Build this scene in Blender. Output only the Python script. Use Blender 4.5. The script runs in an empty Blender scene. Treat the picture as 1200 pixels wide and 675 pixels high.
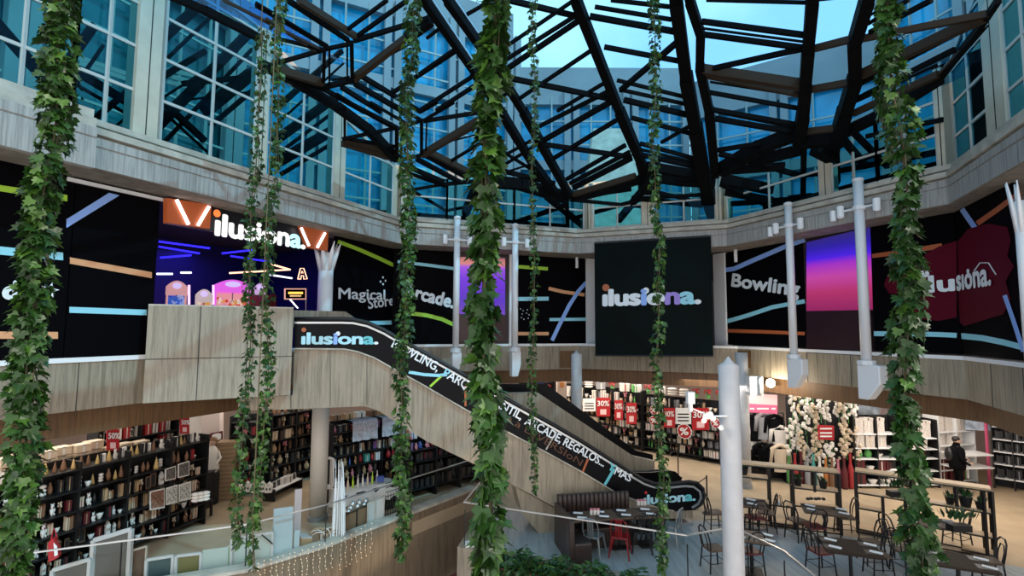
import bpy, math, random
from mathutils import Vector, Matrix, Euler
random.seed(7)
V = Vector
SC = bpy.context.scene
COL = SC.collection
# ------------------------------------------------------------------ camera
F = 600.0; HZ = 384.5; ROLL = math.radians(0.3); EYE = 5.15
pit = math.atan((HZ - 337.5) / F)
fw = V((0, math.cos(pit), math.sin(pit))); r0 = V((1, 0, 0)); u0 = V((0, -math.sin(pit), math.cos(pit)))
rt = r0 * math.cos(ROLL) + u0 * math.sin(ROLL); up = -r0 * math.sin(ROLL) + u0 * math.cos(ROLL)
CAM = V((0, 0, EYE))
cd = bpy.data.cameras.new('camera'); cam = bpy.data.objects.new('camera', cd); COL.objects.link(cam)
cd.sensor_width = 36; cd.lens = 18.0; cd.clip_start = .05; cd.clip_end = 400
m = Matrix.Identity(4)
for i in range(3):
    m[i][0] = rt[i]; m[i][1] = up[i]; m[i][2] = -fw[i]; m[i][3] = CAM[i]
cam.matrix_world = m
SC.camera = cam
SC.view_settings.view_transform = 'Standard'; SC.view_settings.look = 'None'
SC.view_settings.gamma = 1; SC.view_settings.use_curve_mapping = False
SC.view_settings.exposure = -0.08
# ------------------------------------------------------------------ sky and sun
w = bpy.data.worlds.new('sky'); SC.world = w; w.use_nodes = True
nt = w.node_tree; nt.nodes.clear()
o_ = nt.nodes.new('ShaderNodeOutputWorld'); bg = nt.nodes.new('ShaderNodeBackground')
tc = nt.nodes.new('ShaderNodeTexCoord'); nz = nt.nodes.new('ShaderNodeTexNoise'); cr = nt.nodes.new('ShaderNodeValToRGB')
nz.inputs['Scale'].default_value = 3.0; nz.inputs['Detail'].default_value = 5
cr.color_ramp.elements[0].position = .42; cr.color_ramp.elements[0].color = (.60, .66, .78, 1)
cr.color_ramp.elements[1].position = .60; cr.color_ramp.elements[1].color = (1, .87, .74, 1)
nt.links.new(tc.outputs['Generated'], nz.inputs['Vector']); nt.links.new(nz.outputs['Fac'], cr.inputs['Fac'])
nt.links.new(cr.outputs['Color'], bg.inputs['Color']); nt.links.new(bg.outputs['Background'], o_.inputs['Surface'])
SKY_STRENGTH = 2.25
bg.inputs['Strength'].default_value = SKY_STRENGTH
sd = bpy.data.lights.new('sun', 'SUN'); sd.energy = 2.6; sd.angle = math.radians(.8); sd.color = (1, .93, .8)
so = bpy.data.objects.new('sun', sd); COL.objects.link(so)
so.rotation_euler = V((-.62, .35, -.70)).to_track_quat('-Z', 'Y').to_euler()

def area(name, loc, sx, sy, power, color=(1, .93, .84), rot=(0, 0, 0)):
    l = bpy.data.lights.new(name, 'AREA'); l.shape = 'RECTANGLE'; l.size = sx; l.size_y = sy
    l.energy = power; l.color = color
    o = bpy.data.objects.new(name, l); COL.objects.link(o); o.location = loc; o.rotation_euler = rot
    return o
# shop ceiling light panels (shine down onto the lower sales floor)
LC = (1, .90, .80)
area('shop_light', (-10.5, 11.5, 3.30), 3.0, 6.0, 150, LC)
area('shop_light', (-8.0, 17.5, 3.30), 4.0, 3.5, 130, LC)
area('shop_light', (-3.5, 20.8, 3.30), 5.0, 3.0, 110, LC)
area('shop_light', (3.5, 22.6, 3.30), 7.0, 3.2, 340, LC)
area('shop_light', (8.6, 18.4, 3.30), 4.6, 3.0, 240, LC)
area('shop_light', (12.8, 14.8, 3.30), 3.6, 4.6, 250, LC)
area('arcade_light', (-9.5, 15.0, 7.6), 3.0, 4.0, 90, (.08, .06, 1))

# ------------------------------------------------------------------ pixel helpers
def ray(x, y):
    return fw + rt * ((x - 600) / F) + up * ((337.5 - y) / F)
def G(x, y, z):
    d = ray(x, y); return CAM + d * ((z - EYE) / d.z)
def D(x, y, Y):
    d = ray(x, y); return CAM + d * (Y / d.y)
class Pl:
    """vertical plane through plan points a and b, seen from the atrium side"""
    def __init__(s, a, b):
        s.a = V((a[0], a[1], 0)); s.b = V((b[0], b[1], 0))
        s.r = (s.b - s.a).normalized(); s.n = V((s.r.y, -s.r.x, 0))   # n looks towards the camera
        if s.n.dot(V((CAM.x, CAM.y, 0)) - s.a) < 0: s.n = -s.n
    def at(s, x, y, off=0.0):
        d = ray(x, y); k = (s.a + s.n * off - CAM).dot(s.n) / d.dot(s.n)
        return CAM + d * k

# ------------------------------------------------------------------ materials
def mat(name, col, rough=.6, metal=0, em=None, es=0, bump=0, bscale=20, var=0, stretch=None, spec=.5):
    mt = bpy.data.materials.new(name); mt.use_nodes = True; n = mt.node_tree; b = n.nodes['Principled BSDF']
    b.inputs['Base Color'].default_value = (*col, 1); b.inputs['Roughness'].default_value = rough
    b.inputs['Metallic'].default_value = metal; b.inputs['Specular IOR Level'].default_value = spec
    if em:
        b.inputs['Emission Color'].default_value = (*em, 1); b.inputs['Emission Strength'].default_value = es
    if bump or var:
        t = n.nodes.new('ShaderNodeTexCoord'); mp = n.nodes.new('ShaderNodeMapping'); z = n.nodes.new('ShaderNodeTexNoise')
        z.inputs['Scale'].default_value = bscale; z.inputs['Detail'].default_value = 4
        if stretch: mp.inputs['Scale'].default_value = stretch
        n.links.new(t.outputs['Object'], mp.inputs['Vector']); n.links.new(mp.outputs['Vector'], z.inputs['Vector'])
        if var:
            r = n.nodes.new('ShaderNodeValToRGB'); r.color_ramp.elements[0].position = .33; r.color_ramp.elements[1].position = .68
            r.color_ramp.elements[0].color = (*[max(0, c * (1 - var)) for c in col], 1)
            r.color_ramp.elements[1].color = (*[min(1, c * (1 + var * .6)) for c in col], 1)
            n.links.new(z.outputs['Fac'], r.inputs['Fac']); n.links.new(r.outputs['Color'], b.inputs['Base Color'])
        if bump:
            bp = n.nodes.new('ShaderNodeBump'); bp.inputs['Strength'].default_value = bump
            n.links.new(z.outputs['Fac'], bp.inputs['Height']); n.links.new(bp.outputs['Normal'], b.inputs['Normal'])
    return mt
def glass(name, tint, refl=.12, rough=.02, k=.06):
    mt = bpy.data.materials.new(name); mt.use_nodes = True; n = mt.node_tree; n.nodes.clear()
    o = n.nodes.new('ShaderNodeOutputMaterial'); mx = n.nodes.new('ShaderNodeMixShader')
    t = n.nodes.new('ShaderNodeBsdfTransparent'); g = n.nodes.new('ShaderNodeBsdfGlossy'); lw = n.nodes.new('ShaderNodeLayerWeight')
    ma = n.nodes.new('ShaderNodeMath'); ma.operation = 'MULTIPLY_ADD'; ma.inputs[1].default_value = k; ma.inputs[2].default_value = refl
    lw.inputs['Blend'].default_value = .25
    t.inputs['Color'].default_value = (*tint, 1); g.inputs['Roughness'].default_value = rough; g.inputs['Color'].default_value = (.8, .9, 1, 1)
    n.links.new(lw.outputs['Fresnel'], ma.inputs[0]); n.links.new(ma.outputs[0], mx.inputs['Fac'])
    n.links.new(t.outputs[0], mx.inputs[1]); n.links.new(g.outputs[0], mx.inputs[2]); n.links.new(mx.outputs[0], o.inputs['Surface'])
    return mt
def panelled(name, col, dark, vs=9.0, joint=1.0, rough=.55):
    """travertine slabs: vertical streaks that stay in the stone"""
    mt = bpy.data.materials.new(name); mt.use_nodes = True; n = mt.node_tree; b = n.nodes['Principled BSDF']
    b.inputs['Roughness'].default_value = rough
    t = n.nodes.new('ShaderNodeTexCoord'); mp = n.nodes.new('ShaderNodeMapping'); z = n.nodes.new('ShaderNodeTexNoise')
    mp.inputs['Scale'].default_value = (vs, vs, .55); z.inputs['Scale'].default_value = 1.6; z.inputs['Detail'].default_value = 7; z.inputs['Roughness'].default_value = .7
    r = n.nodes.new('ShaderNodeValToRGB'); e = r.color_ramp.elements
    e[0].position = .36; e[0].color = (*dark, 1); e[1].position = .56; e[1].color = (*col, 1)
    z2 = n.nodes.new('ShaderNodeTexNoise'); z2.inputs['Scale'].default_value = .8
    mx = n.nodes.new('ShaderNodeMixRGB'); mx.blend_type = 'MULTIPLY'; mx.inputs['Fac'].default_value = .35
    n.links.new(t.outputs['Object'], mp.inputs['Vector']); n.links.new(mp.outputs['Vector'], z.inputs['Vector']); n.links.new(z.outputs['Fac'], r.inputs['Fac'])
    n.links.new(t.outputs['Object'], z2.inputs['Vector']); n.links.new(r.outputs['Color'], mx.inputs['Color1']); n.links.new(z2.outputs['Fac'], mx.inputs['Color2'])
    n.links.new(mx.outputs['Color'], b.inputs['Base Color'])
    return mt
def emit(name, col, s=1.0):
    return mat(name, tuple(c * .5 for c in col), .5, em=col, es=s)
def gradient(name, stops, s=1.0, axis=2):
    mt = bpy.data.materials.new(name); mt.use_nodes = True; n = mt.node_tree; b = n.nodes['Principled BSDF']
    t = n.nodes.new('ShaderNodeTexCoord'); sx = n.nodes.new('ShaderNodeSeparateXYZ'); r = n.nodes.new('ShaderNodeValToRGB')
    n.links.new(t.outputs['Generated'], sx.inputs[0]); n.links.new(sx.outputs[axis], r.inputs['Fac'])
    el = r.color_ramp.elements
    while len(el) < len(stops): el.new(.5)
    for e, (p_, c) in zip(el, stops): e.position = p_; e.color = (*c, 1)
    b.inputs['Base Color'].default_value = (.01, .01, .01, 1)
    n.links.new(r.outputs['Color'], b.inputs['Emission Color']); b.inputs['Emission Strength'].default_value = s
    return mt
M = dict(
    trav=panelled('travertine', (.375, .315, .225), (.215, .178, .125)),
    travbox=panelled('travertine_panel', (.385, .33, .245), (.235, .20, .145)),
    brown=panelled('shade_brown_travertine', (.17, .085, .03), (.10, .045, .015)),  # travertine with its shade and warm light painted in as brown
    concrete=panelled('board_marked_concrete', (.44, .425, .39), (.26, .255, .235), 14),
    ledge=mat('painted_ledge', (.44, .41, .34), .6, var=.25, bscale=3),
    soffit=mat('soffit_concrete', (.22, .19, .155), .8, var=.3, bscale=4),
    cream=mat('cream_metal', (.52, .47, .36), .5, var=.12, bscale=2),
    mull=mat('pale_mullion', (.46, .46, .42), .45),
    steel=mat('dark_roof_steel', (.003, .003, .0035), .7, spec=.06),
    steelb=mat('bronze_roof_steel', (.035, .022, .012), .6, spec=.2),
    rglass=glass('blue_roof_glass', (.23, .58, .88), .01, k=.08),
    wglass=glass('teal_window_glass', (.26, .62, .74), .01, k=.025),
    cglass=glass('clear_guard_glass', (.975, .985, .98), .0, k=.015),
    black=mat('black_print', (.002, .002, .003), .55, spec=.03),
    dark=mat('dark_metal', (.012, .012, .013), .45, metal=.3),
    bkplastic=mat('black_plastic', (.01, .01, .011), .4),
    white=mat('white_paint', (.78, .79, .79), .45),
    pipe=mat('pipe_paint', (.72, .73, .74), .4),
    wcol=mat('white_column', (.50, .50, .50), .4, var=.1, bscale=3),
    grey=mat('grey_metal', (.30, .33, .34), .4, metal=.5),
    rail=mat('rail_metal', (.55, .56, .55), .3, metal=.8),
    wood=mat('pale_wood', (.52, .36, .20), .55, var=.25, bscale=8, stretch=(1, 8, 8)),
    woodd=mat('dark_wood', (.10, .06, .035), .55, var=.3, bscale=8),
    leather=mat('brown_leather', (.035, .022, .018), .4, bump=.2),
    red=mat('red_paint', (.30, .012, .012), .4),
    dred=mat('dark_red_vinyl', (.12, .012, .012), .45),
    signred=mat('sign_red', (.42, .012, .018), .5),
    pink=mat('sign_pink', (.75, .12, .25), .5),
    lpink=mat('light_pink', (.85, .55, .55), .5),
    leaf=mat('ivy_leaf', (.016, .056, .008), .42, var=.55, bscale=6, spec=.35),
    leaf2=mat('light_ivy_leaf', (.045, .115, .014), .42, var=.4, bscale=6, spec=.35),
    leaf3=mat('hedge_leaf', (.02, .075, .02), .4, var=.5, bscale=9),
    stem=mat('ivy_stem', (.07, .06, .025), .7),
    skin=mat('skin', (.5, .32, .23), .5),
    cloth=mat('dark_cloth', (.003, .003, .004), .9, spec=.1),
    jeans=mat('dark_trousers', (.02, .022, .03), .8),
    hair=mat('dark_hair', (.01, .008, .006), .6),
    green=mat('lime_stripe', (.35, .62, .04), .5), blue=mat('cornflower_stripe', (.25, .42, .85), .5),
    cyan=mat('pale_cyan_stripe', (.28, .64, .75), .5), orange=mat('tan_stripe', (.68, .33, .16), .5),
    dorange=mat('orange_stripe', (.40, .10, .03), .5),
    letter=mat('white_letter', (.75, .80, .82), .5), lcy=mat('pale_blue_letter', (.40, .70, .78), .5),
    teal=mat('teal_letter', (.12, .50, .55), .5), purple=mat('violet_letter', (.32, .22, .65), .5),
    paper=mat('paper_white', (.8, .8, .78), .6),
)
# ------------------------------------------------------------------ mesh builder
class MB:
    def __init__(s): s.v = []; s.f = []; s.mi = []
    def add(s, vs, fs, mi=0):
        k = len(s.v); s.v += [V(p) for p in vs]; s.f += [tuple(i + k for i in f) for f in fs]; s.mi += [mi] * len(fs); return s
    def box(s, c, d, rz=0, mi=0, rot=None):
        R = rot if rot is not None else Matrix.Rotation(rz, 3, 'Z'); c = V(c)
        vs = [c + R @ V((sx * d[0] / 2, sy * d[1] / 2, sz * d[2] / 2)) for sz in (-1, 1) for sx, sy in ((-1, -1), (1, -1), (1, 1), (-1, 1))]
        return s.add(vs, [(3, 2, 1, 0), (4, 5, 6, 7), (0, 1, 5, 4), (1, 2, 6, 5), (2, 3, 7, 6), (3, 0, 4, 7)], mi)
    def bar(s, p, q, w, h=None, mi=0, upv=(0, 0, 1)):
        p = V(p); q = V(q); d = (q - p)
        if d.length < 1e-5: return s
        d.normalize(); h = w if h is None else h
        x = d.cross(V(upv))
        if x.length < 1e-3: x = V((1, 0, 0))
        x.normalize(); y = x.cross(d)
        vs = [e + x * a * w / 2 + y * b * h / 2 for e in (p, q) for a, b in ((-1, -1), (1, -1), (1, 1), (-1, 1))]
        return s.add(vs, [(3, 2, 1, 0), (4, 5, 6, 7), (0, 1, 5, 4), (1, 2, 6, 5), (2, 3, 7, 6), (3, 0, 4, 7)], mi)
    def tube(s, pts, r, n=8, mi=0, cap=True):
        pts = [V(p) for p in pts]; rs = r if isinstance(r, (list, tuple)) else [r] * len(pts)
        k = len(s.v); N = len(pts); pd = None
        for i, p in enumerate(pts):
            d = (pts[min(i + 1, N - 1)] - pts[max(i - 1, 0)]).normalized()
            if pd is None:
                x = d.cross(V((0, 0, 1)))
                if x.length < 1e-2: x = V((1, 0, 0))
            else: x = px_ - d * px_.dot(d)
            x.normalize(); px_ = x; pd = d; y = d.cross(x)
            for j in range(n):
                a = 2 * math.pi * j / n; s.v.append(p + (x * math.cos(a) + y * math.sin(a)) * rs[i])
        for i in range(N - 1):
            for j in range(n):
                s.f.append((k + i * n + j, k + i * n + (j + 1) % n, k + (i + 1) * n + (j + 1) % n, k + (i + 1) * n + j)); s.mi.append(mi)
        if cap:
            s.f.append(tuple(k + j for j in reversed(range(n)))); s.mi.append(mi)
            s.f.append(tuple(k + (N - 1) * n + j for j in range(n))); s.mi.append(mi)
        return s
    def lathe(s, prof, c=(0, 0, 0), n=12, mi=0):
        c = V(c); return s.tube([c + V((0, 0, z)) for r, z in prof], [max(r, .001) for r, z in prof], n, mi)
    def prism(s, pts, ext, mi=0):
        """polygon (list of 3D points) extruded by vector ext"""
        pts = [V(p) for p in pts]; ext = V(ext); n = len(pts)
        s.add(pts + [p + ext for p in pts], [tuple(range(n)), tuple(reversed(range(n, 2 * n)))] + [(i, i + n, (i + 1) % n + n, (i + 1) % n) for i in range(n)], mi)
        return s
    def ball(s, c, r, n=8, mi=0, sq=(1, 1, 1)):
        c = V(c); k = len(s.v); rows = n // 2
        for i in range(1, rows):
            t = math.pi * i / rows
            for j in range(n):
                a = 2 * math.pi * j / n; s.v.append(c + V((math.sin(t) * math.cos(a) * r * sq[0], math.sin(t) * math.sin(a) * r * sq[1], math.cos(t) * r * sq[2])))
        s.v += [c + V((0, 0, r * sq[2])), c - V((0, 0, r * sq[2]))]; T = len(s.v) - 2; B = T + 1
        for j in range(n):
            s.f.append((T, k + j, k + (j + 1) % n)); s.f.append((B, k + (rows - 2) * n + (j + 1) % n, k + (rows - 2) * n + j)); s.mi += [mi, mi]
        for i in range(rows - 2):
            for j in range(n):
                s.f.append((k + i * n + j, k + (i + 1) * n + j, k + (i + 1) * n + (j + 1) % n, k + i * n + (j + 1) % n)); s.mi.append(mi)
        return s
    def build(s, name, mats, parent=None, smooth=False, origin=None, bevel=0):
        mats = mats if isinstance(mats, (list, tuple)) else [mats]
        if parent is not None: O = parent['_o'] if '_o' in parent else (0, 0, 0); O = V(O)
        elif origin is not None: O = V(origin)
        else:
            xs = [p.x for p in s.v]; ys = [p.y for p in s.v]; zs = [p.z for p in s.v]
            O = V(((min(xs) + max(xs)) / 2, (min(ys) + max(ys)) / 2, min(zs)))
        me = bpy.data.meshes.new(name); me.from_pydata([p - O for p in s.v], [], s.f)
        for m_ in mats: me.materials.append(m_)
        if len(mats) > 1: me.polygons.foreach_set('material_index', s.mi)
        if smooth: me.polygons.foreach_set('use_smooth', [True] * len(me.polygons))
        me.update()
        o = bpy.data.objects.new(name, me); COL.objects.link(o)
        if parent is not None:
            o.parent = parent; PO[o.name] = O
        else: o.location = O; PO[o.name] = O
        o['_o'] = tuple(O)
        if bevel:
            b = o.modifiers.new('bevel', 'BEVEL'); b.width = bevel; b.segments = 2; b.limit_method = 'ANGLE'
        return o
PO = {}
def tag(o, label, cat, group=None, kind=None):
    o['label'] = label; o['category'] = cat
    if group: o['group'] = group
    if kind: o['kind'] = kind
    return o
def thing(name, label, cat, loc=(0, 0, 0), rz=0, group=None):
    o = bpy.data.objects.new(name, None); COL.objects.link(o); o.location = loc; o.rotation_euler = (0, 0, rz)
    o.empty_display_size = .2; o['_o'] = tuple(loc) if rz == 0 else (0, 0, 0)
    return tag(o, label, cat, group)
def local(name, label, cat, group=None):
    """thing whose parts are modelled around the origin and moved afterwards"""
    o = thing(name, label, cat, (0, 0, 0), 0, group); return o
def put(o, loc, rz=0):
    o.location = loc; o.rotation_euler = (0, 0, rz); return o
def kids(o): return [c for c in ALLKIDS.get(o.name, [])]
def copy_tree(o, parent=None):
    c = o.copy(); COL.objects.link(c)
    if parent is not None: c.parent = parent
    for ch in list(o.children): copy_tree(ch, c)
    return c
def dup(o, loc, rz=0, label=None, group=None, scale=None):
    c = copy_tree(o); put(c, loc, rz)
    if label: c['label'] = label
    if group: c['group'] = group
    if scale: c.scale = scale if isinstance(scale, (tuple, list)) else (scale,) * 3
    return c
_tn = {}
def struct(o, label=None):
    o['kind'] = 'structure'
    if label: o['label'] = label
    return o
def trim():
    _tn['t'] = _tn.get('t', 0) + 1; return 'trim_%d' % _tn['t']
def off(pts, d):
    """offset open plan polyline outwards (left of travel)"""
    P_ = [V((p[0], p[1])) for p in pts]; out = []
    ns = []
    for i in range(len(P_) - 1):
        t = (P_[i + 1] - P_[i]).normalized(); ns.append(V((-t.y, t.x)))
    for i, p in enumerate(P_):
        if i == 0: n = ns[0]; k = 1
        elif i == len(P_) - 1: n = ns[-1]; k = 1
        else:
            n = (ns[i - 1] + ns[i]).normalized(); k = 1 / max(.3, n.dot(ns[i]))
        out.append((p.x + n.x * d * k, p.y + n.y * d * k))
    return out
def sweep(mb, poly, prof, mi=0, close=True):
    """profile = [(outward offset, z)...] swept along an open plan polyline"""
    rows = [[V((x, y, z)) for (x, y) in off(poly, o_)] for o_, z in prof]
    n = len(poly); k = len(mb.v)
    for r_ in rows: mb.v += r_
    R_ = len(rows); rng = range(R_) if close else range(R_ - 1)
    for i in rng:
        j = (i + 1) % R_
        for a in range(n - 1):
            mb.f.append((k + i * n + a, k + i * n + a + 1, k + j * n + a + 1, k + j * n + a)); mb.mi.append(mi)
    if close:
        mb.f.append(tuple(k + i * n for i in reversed(range(R_)))); mb.mi.append(mi)
        mb.f.append(tuple(k + i * n + n - 1 for i in range(R_))); mb.mi.append(mi)
    return mb
def clip(poly, i, j): return poly[i:j]
# writing ----------------------------------------------------------
def glyphs(body, bold=0.0, spacing=1.0, mats=None, shear=0):
    cu = bpy.data.curves.new('writing', 'FONT'); cu.body = body; cu.space_character = spacing; cu.size = 1; cu.shear = shear
    cu.resolution_u = 3; cu.extrude = .0
    if mats:
        for i, mi in enumerate(mats): cu.body_format[i].material_index = mi
    ob = bpy.data.objects.new('writing', cu); COL.objects.link(ob)
    for k_ in range(4): cu.materials.append(None)
    dg = bpy.context.evaluated_depsgraph_get(); me = bpy.data.meshes.new_from_object(ob.evaluated_get(dg))
    vs = [v.co.copy() for v in me.vertices]; fs = [(tuple(p.vertices), p.material_index) for p in me.polygons]
    bpy.data.objects.remove(ob); bpy.data.curves.remove(cu); bpy.data.meshes.remove(me)
    if bold > 0:                                   # heavier strokes: the same glyph outlines laid around the thin one
        v0, f0 = list(vs), list(fs); n0 = len(v0)
        for k_ in range(1, 9):
            d_ = V((math.cos(k_ * math.pi / 4), math.sin(k_ * math.pi / 4), 0)) * bold + V((0, 0, k_ * .0012))
            vs += [v + d_ for v in v0]; fs += [(tuple(i + n0 * k_ for i in f), m_) for f, m_ in f0]
    return vs, fs
def write(mb, body, P0, P1, H, n, bold=0.0, spacing=1.0, mats=None, mi=0, upv=None, th=.01, bend=None, wave=0, shear=0):
    """flat letters between baseline points P0 and P1, cap height H (world), n = facing normal"""
    vs, fs = glyphs(body, bold, spacing, mats, shear)
    if not vs: return mb
    x0 = min(v.x for v in vs); x1 = max(v.x for v in vs); y1 = max(v.y for v in vs); yb = 0
    P0 = V(P0); P1 = V(P1); r_ = (P1 - P0); L = r_.length; r_.normalize()
    n = V(n).normalized()
    u_ = V(upv).normalized() if upv is not None else n.cross(r_)
    if u_.z < 0: u_ = -u_
    sx = L / (x1 - x0); sy = H / (y1)
    def mp(v, t):
        k = (v.x - x0) * sx; dz = 0
        if bend: dz = bend * math.sin(math.pi * k / L)
        if wave: dz += wave * math.sin(k / L * 9)
        return P0 + r_ * k + u_ * (v.y * sy + dz) + n * (t + v.z)
    N = len(vs); k = len(mb.v)
    mb.v += [mp(v, th) for v in vs]
    edges = {}
    flip = None
    for f, m_ in fs:
        if flip is None:
            a, b, c = [mb.v[k + i] for i in f[:3]]; flip = (b - a).cross(c - a).dot(n) < 0
        ff = tuple(k + i for i in (reversed(f) if flip else f)); mb.f.append(ff); mb.mi.append(m_ if mats else mi)
    return mb
# ================================================================== SETTING
Bp = [(-8.95, 5.55), (-3.76, 16.89), (2.45, 19.0), (7.25, 17.07), (9.67, 11.16), (7.3, 5.6)]       # upper beam, front edge in plan
Wp = [(-10.3, 5.0), (-4.3, 17.9), (2.6, 20.3), (8.0, 18.2), (10.45, 11.9), (7.6, 5.0)]           # wall and lower fascia in plan
ZB = 7.95; ZS = 8.95; ZP = 4.53; ZF = 3.57
S1, S2, S3, S4, S5 = [Pl(Wp[i], Wp[i + 1]) for i in range(5)]
T1, T2, T3, T4, T5 = [Pl(Bp[i], Bp[i + 1]) for i in range(5)]
# lower floor
fl = [(-24, 8), (-9.5, 9), (-7.3, 9.9), (-5.4, 10.8), (-4.1, 12), (-1.07, 16.1), (-.5, 15.6), (-1.2, 12.2), (3.46, 10.3), (4.5, 10.7), (4.9, 9.7), (4.9, 8.4), (14, 6), (26, 6), (26, 30), (-24, 30)]
mfloor = mat('tan_floor_tiles', (.42, .325, .215), .5, var=.15, bscale=1.2, spec=.15)
struct(MB().prism([(x, y, 0) for x, y in fl], (0, 0, -.35)).build('floor', mfloor), 'tan stone floor of the lower shopping level')
rf = [(-1.2, 12.2), (3.46, 10.3), (4.5, 10.7), (4.9, 9.7), (4.9, 8.4), (12, 6.5), (12.1, 11.0), (8.4, 13.25), (5.3, 14.2), (1, 14.6), (-.6, 15)]
mb = MB().prism([(x, y, .012) for x, y in rf], (0, 0, -.011))
mplank = mat('blue_grey_planks', (.27, .31, .32), .45, var=.25, bscale=1.5, stretch=(6, .6, 1))
struct(mb.build(trim(), mplank), 'blue-grey plank floor of the restaurant terrace')
struct(MB().box((0, 14, -5.1), (50, 34, .2)).build(trim(), mat('basement_floor', (.05, .045, .045), .5)), 'dark basement floor below the void')
# basement red runner seen down the void
tag(MB().prism([G(520, 675, -4.9), G(548, 640, -4.9), G(600, 640, -4.9), G(600, 700, -4.9), G(530, 700, -4.9)], (0, 0, -.05)).build('carpet', mat('red_carpet', (.12, .01, .012), .9)), 'dark red carpet far down in the basement void', 'carpet')
# curb wall round the void, with pale coping
cp = [(-9.9, 8.8), (-7.3, 9.9), (-5.35, 10.75), (-4.15, 11.95), (-1.07, 16.15)]
o = struct(sweep(MB(), cp, [(-.02, -1.9), (-.02, .22), (.22, .22), (.22, -1.9)]).build('wall_void_left', M['travbox'] if False else panelled('shaded_curb_travertine', (.27, .20, .13), (.16, .115, .07))), 'travertine curb wall around the void')  # browner stone puts the shadow on the curb into its colour
struct(sweep(MB(), cp, [(-.06, .22), (-.06, .29), (.26, .29), (.26, .22)]).build(trim(), M['ledge']))
cp2 = [(-.5, 15.9), (-1.2, 12.2), (3.46, 10.3), (4.5, 10.7), (4.9, 9.7), (4.9, 8.4), (14, 6.0)]
struct(sweep(MB(), cp2, [(-.02, -1.9), (-.02, .14), (.2, .14), (.2, -1.9)]).build('wall_void_right', M['travbox']), 'travertine curb under the restaurant guard')
for nm, pl_, pz in (('left', cp, .29), ('right', cp2, .14)):
    g = thing('glass_guard', {'left': 'frameless glass guard on the travertine curb in front of the shop', 'right': 'frameless glass guard along the hedge of the restaurant terrace'}[nm], 'glass railing', (pl_[1][0], pl_[1][1], pz), group=None)
    q = off(pl_, .10)
    for i in range(len(q) - 1):
        a = V((*q[i], 0)); b = V((*q[i + 1], 0)); L = (b - a).length; n_ = max(1, round(L / 2.2))
        for j in range(n_):
            s_ = a.lerp(b, j / n_ + .005); e_ = a.lerp(b, (j + 1) / n_ - .005)
            MB().bar(s_ + V((0, 0, (pz + 1.1) / 2)), e_ + V((0, 0, (pz + 1.1) / 2)), .012, 1.1 - pz).build('glass_panel', M['cglass'], g)
            if j or i: MB().box((s_.x, s_.y, pz + .4), (.02, .02, .8)).build('clamp', M['dark'], g)
    mb = MB()
    for i in range(len(q) - 1): mb.bar((*q[i], 1.11), (*q[i + 1], 1.11), .035, .025)
    mb.build('handrail', M['rail'], g)
# outer walls of the lower level
lw = [(-22, 8), (-16, 20), (-9, 25.5), (0, 27.2), (9, 26), (17.5, 20), (22, 10)]
mlow = mat('shop_wall_paint', (.50, .40, .36), .8, var=.1, bscale=1)
struct(sweep(MB(), lw, [(0, 0), (0, 3.45), (.2, 3.45), (.2, 0)]).build('wall_lower', mlow), 'pale back wall of the lower shops')
# slab between the levels
mslab = mat('ceiling_plaster', (.55, .50, .46), .8)
struct(sweep(MB(), off(Wp, .4), [(0, 3.45), (0, 4.3), (13, 4.3), (13, 3.45)]).build('ceiling_lower', mslab), 'ceiling slab over the lower shops')
# lower fascia in travertine, its white cap, the recessed beam with shade painted as brown
def fascia(i, j, name, z0=ZF, z1=ZP - .06, m_=None):
    mb = sweep(MB(), Wp, [(0, z0), (0, z1), (.4, z1), (.4, z0)])
    return mb
mb = sweep(MB(), Wp, [(0, ZF), (0, ZP - .06), (.42, ZP - .06), (.42, ZF)])
for i in range(5):
    a = V((*Wp[i], 0)); b = V((*Wp[i + 1], 0)); L = (b - a).length; n_ = round(L / 1.25); nn = V(((b - a).y, -(b - a).x, 0)).normalized()
    for j in range(1, n_):
        p = a.lerp(b, j / n_) + nn * .002
        mb.bar(p + V((0, 0, ZF)), p + V((0, 0, ZP - .07)), .012, .012, 1)
struct(mb.build('wall_fascia', [M['trav'], mat('joint', (.05, .045, .04), .9)]), 'travertine parapet band around the atrium')
struct(sweep(MB(), Wp, [(-.03, ZP - .06), (-.03, ZP + .03), (.2, ZP + .03), (.2, ZP - .06)]).build(trim(), M['white']), 'white cap on the travertine parapet')
struct(sweep(MB(), off(Wp, .3), [(0, 3.06), (0, ZF), (.3, ZF), (.3, 3.06)]).build(trim(), M['brown']), 'recessed travertine band below the parapet, browned for its shade')
# flat brown plates standing in for dark niches in the fascia
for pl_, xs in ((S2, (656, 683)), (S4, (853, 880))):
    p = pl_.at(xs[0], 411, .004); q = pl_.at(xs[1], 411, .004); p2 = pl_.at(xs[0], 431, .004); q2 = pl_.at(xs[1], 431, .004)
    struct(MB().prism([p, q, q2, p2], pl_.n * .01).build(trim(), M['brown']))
# upper floor behind and upper ceiling
struct(sweep(MB(), off(Wp, .45), [(0, 7.98), (0, 8.3), (12.5, 8.3), (12.5, 7.98)]).build('ceiling', mat('dark_ceiling', (.03, .03, .035), .8)), 'ceiling of the upper level')
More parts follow.
